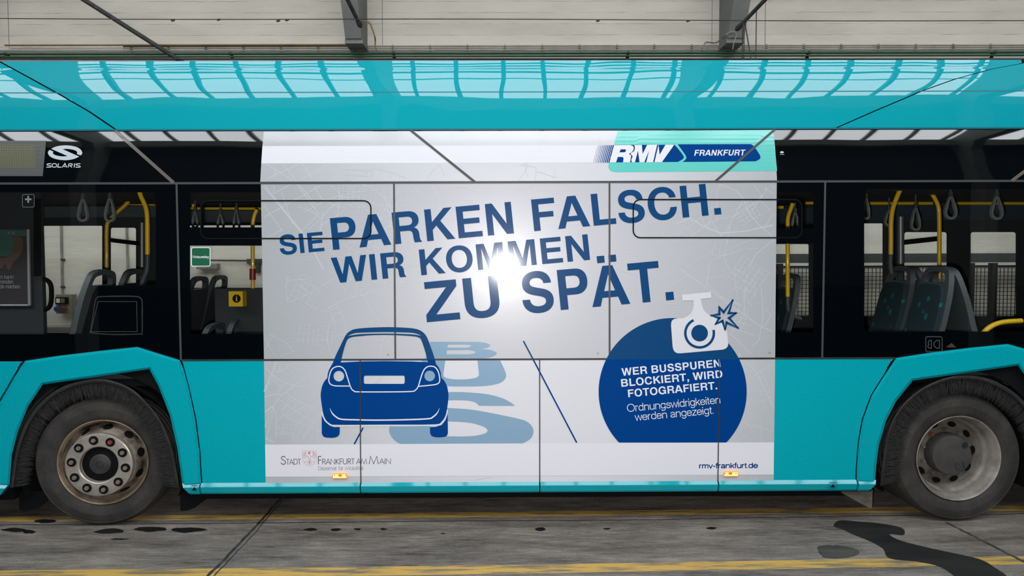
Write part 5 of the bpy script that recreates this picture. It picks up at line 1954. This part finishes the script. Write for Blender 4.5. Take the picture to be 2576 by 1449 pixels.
word(mb, 'Ordnungswidrigkeiten', (1578.0, 1036.2), (1812.4, 1014.6), 19.0, F6, 'LINE', 66, up=up2)
word(mb, 'werden angezeigt.', (1597.6, 1058.9), (1795.0, 1040.7), 19.0, F6, 'LINE', 66, up=up2)
mb.build('badge_lettering', M['white_text'], sheet)

# ---- city name, crest, web address
mb = MB()
zS = lambda x, y: (690 + x / 8.31, 1120 + y / 8.31)


def caps(txt, x0, x1, y0, y1, h, w):
    word(mb, txt, zS(x0, y0), zS(x1, y1), h / 8.31, flat(0.0042), 'LINE', w)


caps('S', 133, 245, 407, 406, 180, 62)
caps('TADT', 246, 560, 405, 403, 118, 70)
caps('F', 916, 992, 402, 401, 174, 62)
caps('RANKFURT', 1003, 1685, 401, 398, 118, 70)
caps('AM', 1708, 1942, 397, 396, 116, 70)
caps('M', 1976, 2180, 396, 395, 170, 62)
caps('AIN', 2192, 2436, 394, 392, 116, 70)
mb.build('city_lettering', M['ink'], sheet)
mb = MB()
LINE_a = LINE['a']
LINE['a'] = LINE['α']
word(mb, 'Dezernat', zS(920, 522), zS(1305, 520), 78 / 8.31, flat(0.0042), 'LINE', 62)
word(mb, 'für', zS(1342, 520), zS(1440, 520), 78 / 8.31, flat(0.0042), 'LINE', 62)
word(mb, 'Mobilität', zS(1480, 519), zS(1868, 517), 78 / 8.31, flat(0.0042), 'LINE', 62)
LINE['a'] = LINE_a
mb.build('city_lettering', M['ink_soft'], sheet)
mb = MB()
sh = [zS(*p) for p in [(590, 118), (876, 116)] + smooth_loop([(876, 116), (877, 250), (868, 320), (830, 385), (780, 420), (735, 432), (690, 421), (640, 388), (603, 325), (592, 255), (590, 118)], 4, False)]
ribbon_faces(mb, sh[:-1], 0.75, flat(0.0042), True)


def cl(pts, w=0.55):
    ribbon_faces(mb, [zS(*p) for p in pts], w, flat(0.0042))


for s in (-1, 1):
    X = lambda d: 735 + s * d
    cl(smooth_loop([(X(18), 235), (X(50), 225), (X(75), 195), (X(78), 160), (X(55), 138)], 4, False), 0.9)
    cl(smooth_loop([(X(22), 250), (X(62), 240), (X(92), 200), (X(96), 160), (X(75), 140)], 4, False), 0.7)
    for k in range(9):
        t = k / 8
        a = radians(-62 + 95 * t)
        x0, y0 = X(70 + 26 * sin(pi * t)), 250 - 85 * t
        L = 62 - 20 * abs(t - 0.45)
        cl([(x0, y0), (X(70 + 26 * sin(pi * t) + L * cos(a)), y0 - L * sin(a))], 0.7)
    cl(smooth_loop([(X(8), 270), (X(30), 310), (X(60), 340), (X(95), 345)], 4, False), 0.7)
    for k in range(3):
        cl([(X(78 + 10 * k), 345), (X(88 + 12 * k), 365 - 4 * k)], 0.8)
    cl(smooth_loop([(X(14), 200), (X(26), 240), (X(14), 290), (X(4), 320)], 4, False), 0.6)
    cl([(X(4), 320), (X(22), 400)], 0.7)
    cl([(X(10), 330), (X(48), 388)], 0.7)
    cl([(X(0), 340), (X(4), 415)], 0.7)
cl([(690, 350), (780, 350)], 0.6)
mb.build('city_crest', M['red_ink'], sheet, 'pale red eagle crest in a thin shield outline')
mb = MB()
fill(mb, [[zS(*p) for p in smooth_loop([(700, 165), (720, 150), (722, 128), (735, 138), (752, 128), (748, 150), (752, 168), (735, 185), (718, 184)], 3)]], flat(0.0043))
mb.build('eagle_head', M['red_deep'], sheet)
mb = MB()
word(mb, 'rmv-frankfurt.de', zD(1789, 696), zD(2370, 691), 13.2, flat(0.0042), 'LINE', 132)
mb.build('web_address', M['blue'], sheet)
mb = MB()
for x, y in ((975, 892), (1503, 889.5), (1935, 888)):
    fill(mb, [[(x - 1, y - 2), (x + 3, y - 2.2), (x + 3, y - 1.1), (x - 1, y - 1)]], flat(0.0036))
    fill(mb, [[(x, y + 1.2), (x + 3, y + 1.1), (x + 3, y + 2.2), (x, y + 2.3)]], flat(0.0036))
mb.build('film_mark', M['ink'], film)

# ---- transit logo
K = curved(0.0030)
K2 = curved(0.0038)
K3 = curved(0.0046)


def cfill(lps, m, name, f=K, parent=ad, label=None):
    mb = MB()
    for l in lps:
        fill(mb, l, f, 0, ROWS, 9)
    return mb.build(name, m, parent, label)


cfill([[tr(zE, [(992, 75), (2512, 66), (2524, 140), (2540, 300), (2556, 468)] + [(965, 480)] + smooth_loop([(965, 480), (925, 468), (902, 440), (900, 415), (906, 385)], 4, False) + [(952, 213)])]], M['teal_print'], 'teal_field', K)
cfill([[tr(zE, [(950, 213), (1550, 211)] + smooth_loop([(1550, 211), (1600, 270), (1638, 325), (1630, 352), (1580, 380)], 4, False) + [(906, 385)])],
       [tr(zE, [(1580, 207), (2295, 205)] + smooth_loop([(2295, 205), (2325, 222), (2360, 270), (2389, 318), (2388, 348), (2345, 374)], 4, False) + [(1628, 380)] + smooth_loop([(1628, 380), (1660, 352), (1662, 325), (1630, 275), (1580, 207)], 4, False))]],
      M['blue'], 'logo_ground', K2)
R_o = tr(zE, [(952, 215), (1110, 214)] + smooth_loop([(1110, 214), (1142, 226), (1147, 255), (1130, 283), (1103, 300), (1122, 318), (1118, 345), (1112, 384)], 4, False) + [(1044, 384), (1049, 345), (1040, 331), (992, 331), (975, 384), (908, 385)])
R_h = tr(zE, [(1020, 256), (1062, 256), (1073, 262), (1070, 278), (1055, 286), (1008, 286)])
M_o = tr(zE, smooth_loop([(1131, 383), (1125, 355), (1138, 325), (1118, 298), (1150, 275), (1160, 240), (1152, 215)], 4, False) + [(1228, 213), (1236, 302), (1280, 213), (1378, 212), (1338, 383), (1272, 383), (1300, 265), (1252, 383), (1206, 383), (1190, 270), (1160, 383)])
V_o = tr(zE, [(1392, 212), (1402, 310), (1460, 212), (1545, 212), (1425, 382), (1352, 383)])
stripes = []
for k in range(10):
    xb = 751 + 15.2 * k + 0.12 * k * k
    w = 2.2 + 1.15 * k
    stripes.append([tr(zE, [(xb + 45, 216), (xb + 45 + w, 216), (xb + w, 386), (xb, 386)])])
cfill(stripes, M['blue'], 'logo_stripes', K3)
cfill([[R_o, R_h], [M_o], [V_o]], M['white_text'], 'logo_lettering', K3)
mb = MB()
word(mb, 'FRANKFURT', zE(1742, 319), zE(2236, 316), 14.6, K3, lean=0.20)
mb.build('logo_lettering', M['white_text'], ad)

# ---- manufacturer's badge, display, window stickers
zG = lambda x, y: (100 + x / 11.71, 340 + y / 11.71)
mb = MB()
Q = curved(0.0025)
e1 = [zG(*p) for p in [(335, 402)] + smooth_loop([(335, 402), (450, 345), (600, 312), (780, 300), (960, 318), (1110, 362), (1210, 430), (1252, 510), (1240, 560), (1200, 600)], 4, False) + [(1085, 548)]
      + smooth_loop([(1085, 548), (1105, 515), (1085, 475), (1000, 435), (860, 410), (770, 405), (675, 412)], 4, False) + [(1160, 630)]
      + smooth_loop([(1160, 630), (1050, 685), (900, 725), (740, 738), (560, 722), (400, 680), (290, 615), (240, 530), (250, 480), (290, 432)], 4, False) + [(405, 485)]
      + smooth_loop([(405, 485), (385, 520), (410, 560), (490, 598), (620, 622), (730, 625), (820, 618)], 4, False)]
fill(mb, [e1], Q, 0, ROWS, 9)
mb.build('maker_badge', M['logo'], bus, 'white oval badge sticker')
mb = MB()


def gl(pts, w=2.6):
    ribbon_faces(mb, [zG(*p) for p in pts], w, Q)


gl(smooth_loop([(340, 842), (250, 842), (215, 862), (240, 888), (300, 900), (335, 925), (310, 942), (195, 942)], 3, False), 2.1)
gl(smooth_loop([(430, 840), (380, 850), (362, 890), (380, 932), (430, 942), (480, 932), (497, 890), (480, 850)], 3)[:], 2.1) if False else ribbon_faces(mb, [zG(*p) for p in smooth_loop([(430, 840), (382, 850), (364, 890), (380, 932), (430, 942), (480, 932), (495, 890), (480, 850)], 3)], 2.1, Q, True)
gl([(552, 832), (530, 942), (635, 942)], 2.3)
gl([(660, 950), (742, 835), (795, 950)], 2.3)
ribbon_faces(mb, [zG(733, 905), zG(733, 940)], 2.6, Q)
gl([(835, 950), (860, 842)] + smooth_loop([(860, 842), (940, 842), (960, 870), (930, 895), (885, 898)], 3, False) + [(950, 948)], 2.2)
gl([(1035, 832), (1010, 950)], 2.4)
gl(smooth_loop([(1197, 842), (1110, 842), (1075, 862), (1100, 888), (1160, 900), (1195, 925), (1170, 942), (1055, 942)], 3, False), 2.1)
mb.build('maker_lettering', M['logo'], bus)
mb = MB()
fill(mb, [ellipse(1967, 383, 5, 2.6, 16)], Q)
fill(mb, [[(1962, 388), (1973, 388), (1973, 389), (1962, 389)]], Q)
mb.build('maker_badge', M['logo'], bus, 'tiny white badge sticker right of the advertisement')
disp = empty('destination_display', PS(50, 400), bus)
mb = MB()
fill(mb, [[(-220, 354), (116, 354), (107.5, 443), (-220, 443)]], curved(0.003), 0, ROWS, 9)
mb.build('display_frame', M['led_frame'], disp)
mb = MB()
fill(mb, [[(-220, 364), (88.5, 364), (88.5, 421), (-220, 421)]], curved(0.004), 0, ROWS, 9)
mb.build('dot_matrix', M['led'], disp)

mb = MB()
fill(mb, [rrect(480.5, 622, 529.5, 670.5, 5)], flat(0.0020))
sg = mb.build('exit_sign', M['sign_white'], bus, 'green emergency exit sign with white border')
mb = MB()
fill(mb, [rrect(482.8, 624, 527.4, 668.4, 3.5)], flat(0.0028))
mb.build('sign_field', M['green_sign'], sg)
mb = MB()
word(mb, 'Notausstieg', (484.8, 649.2), (525.2, 649.2), 6.4, flat(0.0036), 'LINE', 105)
mb.build('sign_lettering', M['sign_white'], sg)
mb = MB()
ribbon_faces(mb, rrect(56.5, 489, 86, 521, 3), 1.0, flat(0.0012), True)
fill(mb, [[(68.8, 492.5), (73.2, 492.5), (73.2, 499), (79, 499), (79, 503.5), (73.2, 503.5), (73.2, 510), (68.8, 510), (68.8, 503.5), (63, 503.5), (63, 499), (68.8, 499)]], flat(0.0012))
mb.build('first_aid_sign', mat('grey_white_sticker', (0.16, 0.18, 0.18), rough=0.5), bus, 'small first aid cross sticker')

# side marker lamps
for cx, cy_ in ((855.7, 1196), (1837.3, 1191)):
    root = empty('side_marker_lamp', P(cx, cy_, -0.003), bus)
    a, b = P(cx - 18.5, cy_ - 6.2), P(cx + 18.5, cy_ + 6.2)
    MB().box((a.x, -0.016, b.z), (b.x, -0.003, a.z)).build('lamp_housing', M['orange'], root, bevel=0.004)
    a, b = P(cx - 16.5, cy_ - 4.4), P(cx + 16.5, cy_ + 4.4)
    MB().box((a.x, -0.0185, b.z), (b.x, -0.015, a.z)).build('lens', M['orange_glow'], root, bevel=0.002)
    mb = MB()
    for dx, r in ((-14, 0.0045), (14, 0.0045), (-2, 0.0085), (2, 0.0085)):
        c = P(cx + dx, cy_, -0.0185)
        mb.tube([c, c + Vector((0, -0.002, 0))], r, 14)
    mb.build('lens_screws', M['dark_orange'], root)

# square flap set in the black glass behind the front wheel arch
mb = MB()
ribbon_faces(mb, tr(lambda x, y: (x / 3.0186, 440 + y / 3.0186), smooth_loop([(760, 925), (900, 921), (1030, 923), (1066, 935), (1079, 965), (1080, 1080), (1078, 1200), (1060, 1208), (870, 1212), (700, 1200), (690, 1180), (705, 1080), (722, 965), (735, 935)], 4)), 3.0, flat(0.004), True)
o = mb.build('service_flap', M['rubber'], bus, 'small square flap in the black glass')
mb = MB()
fill(mb, [tr(lambda x, y: (x / 3.0186, 440 + y / 3.0186), [(735, 935), (1066, 930), (1078, 960), (1072, 1195), (700, 1195), (690, 1180), (722, 965)])], flat(0.0016))
mb.build('flap_panel', M['frit'], o)
mb = MB()
ribbon_faces(mb, tr(lambda x, y: (x / 3.0186, 440 + y / 3.0186), [(745, 962), (1038, 962), (1042, 1190), (690, 1190)]), 0.8, flat(0.0046), True)
mb.build('flap_edge', M['trim'], o)
# mirrored rail logo sticker and orange triangle low in the rear window
mb = MB()
gm = mat('dim_sticker_print', (0.035, 0.042, 0.046), rough=0.5)
z5 = lambda x, y: (1900 + x / 2.957, 430 + y / 2.957)
ribbon_faces(mb, tr(z5, rrect(1268, 1233, 1390, 1345, 12)), 2.4, flat(0.0012), True)
for l in ([(1370, 1260), (1370, 1318), (1345, 1316), (1330, 1300), (1330, 1278), (1345, 1262)], [(1310, 1260), (1310, 1318), (1292, 1316), (1282, 1304), (1292, 1290), (1286, 1276), (1294, 1262)]):
    ribbon_faces(mb, tr(z5, l), 2.4, flat(0.0012), True)
mb.build('window_sticker', gm, bus)
mb = MB()
fill(mb, [tr(z5, [(1460, 1280), (1495, 1312), (1418, 1312)])], flat(0.0012))
mb.build('window_sticker', mat('dim_orange_sticker', (0.06, 0.03, 0.012), rough=0.5), bus)

# ================================================================== inside the bus
mb = MB()
mb.box((BX0, 0.82, 0.40), (BX1, 2.44, 0.44))
for xa, xb in ((BX0, FWX - 0.60), (FWX + 0.60, RWX - 0.60), (RWX + 0.60, BX1)):
    mb.box((xa, 0.08, 0.40), (xb, 0.82, 0.44))
for xc in (FWX, RWX):
    mb.box((xc - 0.75, 0.06, 1.05), (xc + 0.75, 0.95, 1.085))
    mb.box((xc - 0.75, 0.85, 0.44), (xc + 0.75, 0.88, 1.05))
mb.build('cabin_floor', M['dark_int'], bus)
mb = MB()
mb.box((BX0, 0.09, 2.43), (BX1, 2.44, 2.48))
mb.build('cabin_ceiling', M['dark_int'], bus)
for nm, pts in (('ceiling_pale', ((98, 497), (392, 503), (392, 546), (98, 547))), ('ceiling_pale', ((474, 530), (720, 530), (720, 560), (474, 560))),
                ('ceiling_blue', ((1900, 523), (2050, 523), (2050, 565), (1900, 565))), ('ceiling_blue', ((2168, 504), (2800, 500), (2800, 552), (2168, 556)))):
    mb = MB()
    mb.quad(P(*pts[0], 2.12), P(*pts[1], 2.12), P(*pts[2], 2.40), P(*pts[3], 2.40))
    mb.build('ceiling_cove', M[nm], bus)
FAR = [rrect(103, 568, 257, 838, 3), rrect(279, 573, 342, 838, 5), rrect(474, 566, 700, 724, 3), rrect(1780, 614, 2034, 795, 4),
       rrect(2168, 562, 2220, 795, 3), rrect(2275, 584, 2381, 795, 6), rrect(2442, 584, 2555, 795, 6), rrect(2620, 584, 2760, 795, 6)]
mb = MB()
zo0, zo1 = 0.42, 2.46
oc = [(-1100, 500), (4200, 495), (4200, 1130), (-1100, 1140)]
fill(mb, [oc] + FAR, lambda x, y: P(x, y, 2.42))
mb.build('side_lining', M['dark_int'], bus)
mb = MB()
fill(mb, [oc] + FAR, lambda x, y: P(x, y, 2.52))
a, b = P(-1100, 500, 2.52), P(4200, 1140, 2.52)
mb.quad((BX0, 2.52, 0.2), (BX1, 2.52, 0.2), (BX1, 2.52, b.z + 0.05), (BX0, 2.52, b.z + 0.05))
mb.quad((BX0, 2.52, 2.25), (BX1, 2.52, 2.25), (BX1, 2.52, 2.72), (BX0, 2.52, 2.72))
mb.build('side_shell', M['mid_int'], bus)
for lp in FAR:
    mb = MB()
    fill(mb, [lp], lambda x, y: P(x, y, 2.47))
    mb.build('window_pane', M['glass_far'], bus)

# seats
def seat_base(name, loc, deg):
    s = empty(name, loc, bus, rot_z(deg))
    lean = radians(13)

    def f3(a, b, t):
        bend = 0.10 * max(0.0, 1 - b / 0.30) ** 2
        x = b * sin(lean) - bend - t * cos(lean)
        z = b * cos(lean) + t * sin(lean) * 0.6
        return (x, a, z)

    def plate(loops, t0, t1, nm, m, step=0.04):
        mb = MB()
        dl = []
        for l in loops:
            q = []
            for i, p in enumerate(l):
                r = l[(i + 1) % len(l)]
                k = max(1, int(math.hypot(r[0] - p[0], r[1] - p[1]) / step))
                q += [(p[0] + (r[0] - p[0]) * j / k, p[1] + (r[1] - p[1]) * j / k) for j in range(k)]
            dl.append(q)
        rows = [0.03 * k for k in range(1, 11)]
        for t in (t0, t1):
            fill(mb, dl, lambda x, y, t=t: f3(x, y, t), 0, rows)
        for l in dl:
            for i, p in enumerate(l):
                r = l[(i + 1) % len(l)]
                mb.quad(f3(*p, t0), f3(*r, t0), f3(*r, t1), f3(*p, t1))
        return mb.build(nm, m, s, local=True, smooth=True, angle=40)
    sh = smooth_loop([(0.0, 0.0), (0.0, 0.3), (0.012, 0.52), (0.05, 0.68), (0.10, 0.735), (0.215, 0.75), (0.33, 0.735), (0.38, 0.68), (0.418, 0.52), (0.43, 0.3), (0.43, 0.0)], 4, False)
    ho = smooth_loop([(0.085, 0.645), (0.115, 0.695), (0.215, 0.71), (0.315, 0.695), (0.345, 0.645)], 4, False) + [(0.345, 0.625), (0.085, 0.625)]
    plate([sh, ho], -0.012, 0.03, 'backrest_shell', M['grey_plastic'])
    pad = smooth_loop([(0.035, 0.04), (0.035, 0.3), (0.045, 0.50), (0.075, 0.585), (0.14, 0.605), (0.29, 0.605), (0.355, 0.585), (0.385, 0.50), (0.395, 0.3), (0.395, 0.04)], 4, False)
    plate([pad], 0.031, 0.055, 'backrest_pad', M['fabric'])
    mb = MB()
    mb.box((-0.47, 0.02, -0.06), (-0.07, 0.41, -0.01))
    mb.build('seat_shell', M['grey_plastic'], s, local=True, bevel=0.02)
    mb = MB()
    mb.box((-0.46, 0.035, -0.01), (-0.09, 0.395, 0.035))
    mb.build('seat_cushion', M['fabric'], s, local=True, bevel=0.015)
    mb = MB()
    mb.box((-0.32, 0.15, -0.42), (-0.20, 0.28, -0.055))
    mb.build('seat_pedestal', M['dark_int'], s, local=True)
    return s


proto = seat_base('passenger_seat', (-3.275, 0.33, 1.08), 0)


def seat_copy(loc, deg):
    s = proto.copy()
    COL.objects.link(s)
    m = Matrix.Translation(Vector(loc)) @ rot_z(deg)
    s.matrix_basis = m
    WM[s.name] = m
    for ch in list(proto.children):
        c = ch.copy()
        COL.objects.link(c)
        c.parent = s
    return s


for loc, deg in (((-3.275, 0.80, 1.08), 0), ((-3.08, 1.55, 1.0), 0), ((-3.08, 2.00, 1.0), 0),
                 ((-2.44, 0.38, 0.66), 0), ((-2.44, 0.86, 0.66), 0),
                 ((3.18, 0.33, 1.08), 0), ((3.17, 0.80, 1.08), 0), ((3.52, 0.76, 1.08), 180), ((3.52, 1.23, 1.08), 180), ((2.27, 0.9, 1.02), 0), ((2.27, 1.37, 1.02), 0)):
    seat_copy(loc, deg)


# handrails
def rail(pts, Y, r, m='yellow_pole', name='handrail', sm=True):
    q = smooth_loop(pts, 5, False) if sm and len(pts) > 2 else pts
    mb = MB()
    mb.tube([P(x, y, Y) for x, y in q], r, 12)
    return mb.build(name, M[m], bus, smooth=True)


rail([(331, 480), (322, 508), (290, 538), (272, 558), (268, 580), (268, 640), (268, 690)], 1.7, 0.017)
rail([(349, 470), (353, 490), (366, 520), (370, 545), (370.4, 590), (370.6, 640)], 0.85, 0.018)
rail([(370.6, 640), (369, 680), (360, 705), (352, 740)], 0.85, 0.019, 'grey_plastic', 'rail_foot')
rail([(320, 512), (390, 514)], 2.0, 0.017, sm=False)
rail([(279, 604), (362, 614)], 2.36, 0.022, 'black', 'door_bar', sm=False)
rail([(470, 524), (520, 524.5), (720, 525)], 2.0, 0.013, sm=False)
rail([(487, 500), (487, 526)], 2.0, 0.02, sm=False)
rail([(646, 527), (639, 545), (635.5, 570), (635.5, 620), (636, 690), (636, 741)], 1.1, 0.0165)
rail([(636, 741), (637, 765), (641, 790), (645, 830)], 1.1, 0.019, 'grey_plastic', 'rail_foot')
mb = MB()
mb.tube([P(635.5, 676, 1.1), P(635.5, 704, 1.1)], 0.025, 12)
mb.build('stop_button', M['stop_red'], bus, smooth=True)
rail([(2268, 470), (2258, 492), (2246, 525), (2241.6, 560), (2241.5, 600), (2241, 640)], 0.9, 0.0185)
rail([(2241, 640), (2240, 662), (2243, 688)], 0.9, 0.020, 'grey_plastic', 'rail_foot')
rail([(2340, 480), (2352, 500), (2361, 522), (2363, 560), (2363, 620), (2363, 700)], 1.25, 0.0175)
rail([(2170, 511.5), (2260, 511.5), (2345, 511.5)], 1.9, 0.0155, sm=False)
rail([(2398, 511.5), (2500, 511.5), (2700, 512)], 1.9, 0.0155, sm=False)
rail([(1994, 512), (1990, 524), (1983, 545), (1981.5, 570), (1981.5, 650), (1981.5, 746)], 0.95, 0.017)
rail([(1981.5, 746), (1982, 770), (1990, 792), (2015, 802)], 0.95, 0.018, 'grey_plastic', 'rail_foot')
rail([(1900, 521), (1970, 521.5)], 1.6, 0.015, sm=False)
rail([(2026, 511), (2046, 511)], 1.9, 0.015, sm=False)
rail([(2266, 545), (2266, 790)], 2.3, 0.03, 'alu', 'door_post', sm=False)
rail([(2271, 610), (2362, 600)], 2.3, 0.026, 'black', 'door_bar', sm=False)
rail([(2470, 842), (2490, 823), (2520, 811), (2570, 807)], 0.6, 0.02)
rail([(357, 560), (357, 705)], 2.3, 0.02, 'alu', 'door_post', sm=False)
# grab handle and cables by the driver's partition
o = rail([(96, 701), (112, 702), (124, 710), (129, 725), (129, 755), (124, 772), (112, 780), (96, 781)], 0.7, 0.017, 'black', 'grab_handle')
mb = MB()
for x in (88, 94, 100):
    mb.tube([P(x, 500, 0.62), P(x - 0.5, 600, 0.62), P(x, 695, 0.62)], 0.009, 8)
mb.build('partition_cables', M['black'], bus, smooth=True)
mb = MB()
a, b = P(-300, 470, 0.68), P(106, 835, 0.68)
mb.box((a.x, 0.68, 0.45), (P(106, 700, 0.68).x, 0.72, 2.43))
mb.build('driver_partition', M['mid_int'], bus)


def hang(px, y0, y1, w, Y):
    """looped strap hanging from the rail"""
    mb = MB()
    c = [P(x, y, Y) for x, y in smooth_loop([(px, y0 + 4), (px - w * 0.35, y0 + (y1 - y0) * .45), (px - w * 0.5, y1 - w * .5), (px - w * 0.25, y1 - 1), (px + w * 0.25, y1 - 1), (px + w * 0.5, y1 - w * .5), (px + w * 0.35, y0 + (y1 - y0) * .45)], 4)]
    n = len(c)
    hw = 0.013
    # flat band: width along Y, thickness in plane
    vs = []
    ctr = P(px, y0 + (y1 - y0) * 0.6, Y)
    for p in c:
        d = (p - ctr).normalized() * 0.0095
        for q, yy in ((p + d, -hw), (p + d, hw), (p - d, hw), (p - d, -hw)):
            vs.append((q.x, q.y + yy, q.z))
    fs = []
    for i in range(n):
        j = (i + 1) % n
        for k in range(4):
            fs.append((i * 4 + k, i * 4 + (k + 1) % 4, j * 4 + (k + 1) % 4, j * 4 + k))
    mb.add(vs, fs)
    s = mb.build('hanging_strap', M['strap'], bus)
    mb = MB()
    t = P(px, y0 + 2, Y)
    mb.box((t.x - 0.012, t.y - 0.014, t.z - 0.012), (t.x + 0.012, t.y + 0.014, t.z + 0.03))
    mb.tube([t + Vector((0, 0, 0.02)), t + Vector((0, 0, 0.11))], 0.008, 8)
    mb.build('strap_clip', M['grey_plastic'], s, bevel=0.003)


for a in ((209, 496, 555, 22, 0.9), (277, 494, 556, 22, 0.75), (555, 534, 579, 14, 1.5), (595, 524, 584, 14, 1.5), (491, 528, 573, 12, 1.6),
          (2000, 530, 578, 15, 1.1), (2178, 495, 550, 15, 1.0), (2303, 519, 578, 20, 1.2), (2391, 490, 549, 26, 0.8), (2507, 490, 550, 26, 0.8), (2236, 525, 568, 18, 1.5)):
    hang(*a)
# yellow information sign on the seat back screen
a, b = P(575, 733, 0.9), P(611, 771, 0.9)
mb = MB().box((a.x, 0.90, b.z), (b.x, 0.985, a.z))
inf = mb.build('information_box', M['yellow_sign'], bus, 'yellow box with a black letter i in a disc')
mb = MB()
F9 = lambda x, y: P(x, y, 0.897)
fill(mb, [ellipse(595, 751, 10.3, 10.3, 32), ellipse(595, 745.2, 1.7, 1.7, 12), [(592.4, 748.6), (596.4, 748.6), (596.4, 756), (597.8, 756), (597.8, 757.6), (592.2, 757.6), (592.2, 756), (593.6, 756), (593.6, 750.2), (592.4, 750.2)]], F9)
mb.build('sign_symbol', M['black'], inf)
mb = MB()
a, b = P(540, 726, 1.02), P(720, 860, 1.02)
mb.box((a.x, 1.02, 0.5), (b.x, 1.05, a.z))
mb.build('seat_screen', M['dark_int'], bus)
# poster in a silver frame on the partition
pm = mat('dark_poster_ground', (0.045, 0.040, 0.045), rough=0.4)
mb = MB()
a, b = P(-220, 576, 0.66), P(74, 768, 0.66)
mb.box((a.x, 0.66, b.z), (b.x, 0.675, a.z))
po = mb.build('poster', pm, bus, 'framed poster on the partition behind the driver')
mb = MB()
mb.tube([P(71, 577, 0.655), P(74.5, 768, 0.655)], 0.013, 8)
mb.tube([P(-220, 768, 0.655), P(74.5, 768, 0.655)], 0.009, 8)
mb.build('poster_frame', M['alu'], po, smooth=True)
F8 = lambda x, y: P(x, y, 0.657)
F7 = lambda x, y: P(x, y, 0.655)
mb = MB()
fill(mb, [ellipse(10, 614, 25, 32, 32)], F7)
fill(mb, [[(-60, 577), (67, 579), (67, 594), (-60, 592)]], F8)
mb.build('poster_picture', mat('dim_green_print', (0.045, 0.115, 0.090), rough=0.5), po)
mb = MB()
fill(mb, [smooth_loop([(30, 597), (52, 597), (58, 612), (56, 632), (44, 650), (32, 662), (25, 679), (18, 676), (12, 664), (5, 676), (-8, 668), (-20, 640), (10, 650), (30, 630)], 4)], F8)
mb.build('poster_picture', mat('dim_skin_print', (0.105, 0.068, 0.050), rough=0.5), po)
mb = MB()
gp = F7
word(mb, 'ein kann', (-8, 701.5), (34.5, 701.5), 10.0, gp, 'LINE', 110)
word(mb, 'remden', (1, 713.5), (33, 713.5), 10.0, gp, 'LINE', 110)
word(mb, 'de machen.', (-1, 725.5), (52, 725.5), 10.0, gp, 'LINE', 110)
word(mb, 'R', (19, 589), (25, 590), 6.5, gp)
fill(mb, [[(31, 582.5), (33, 582.5), (33.6, 588), (35, 583), (37, 583), (34.4, 590), (32, 590)]], gp)
mb.build('poster_lettering', mat('dim_white_print', (0.22, 0.23, 0.235), rough=0.5), po)
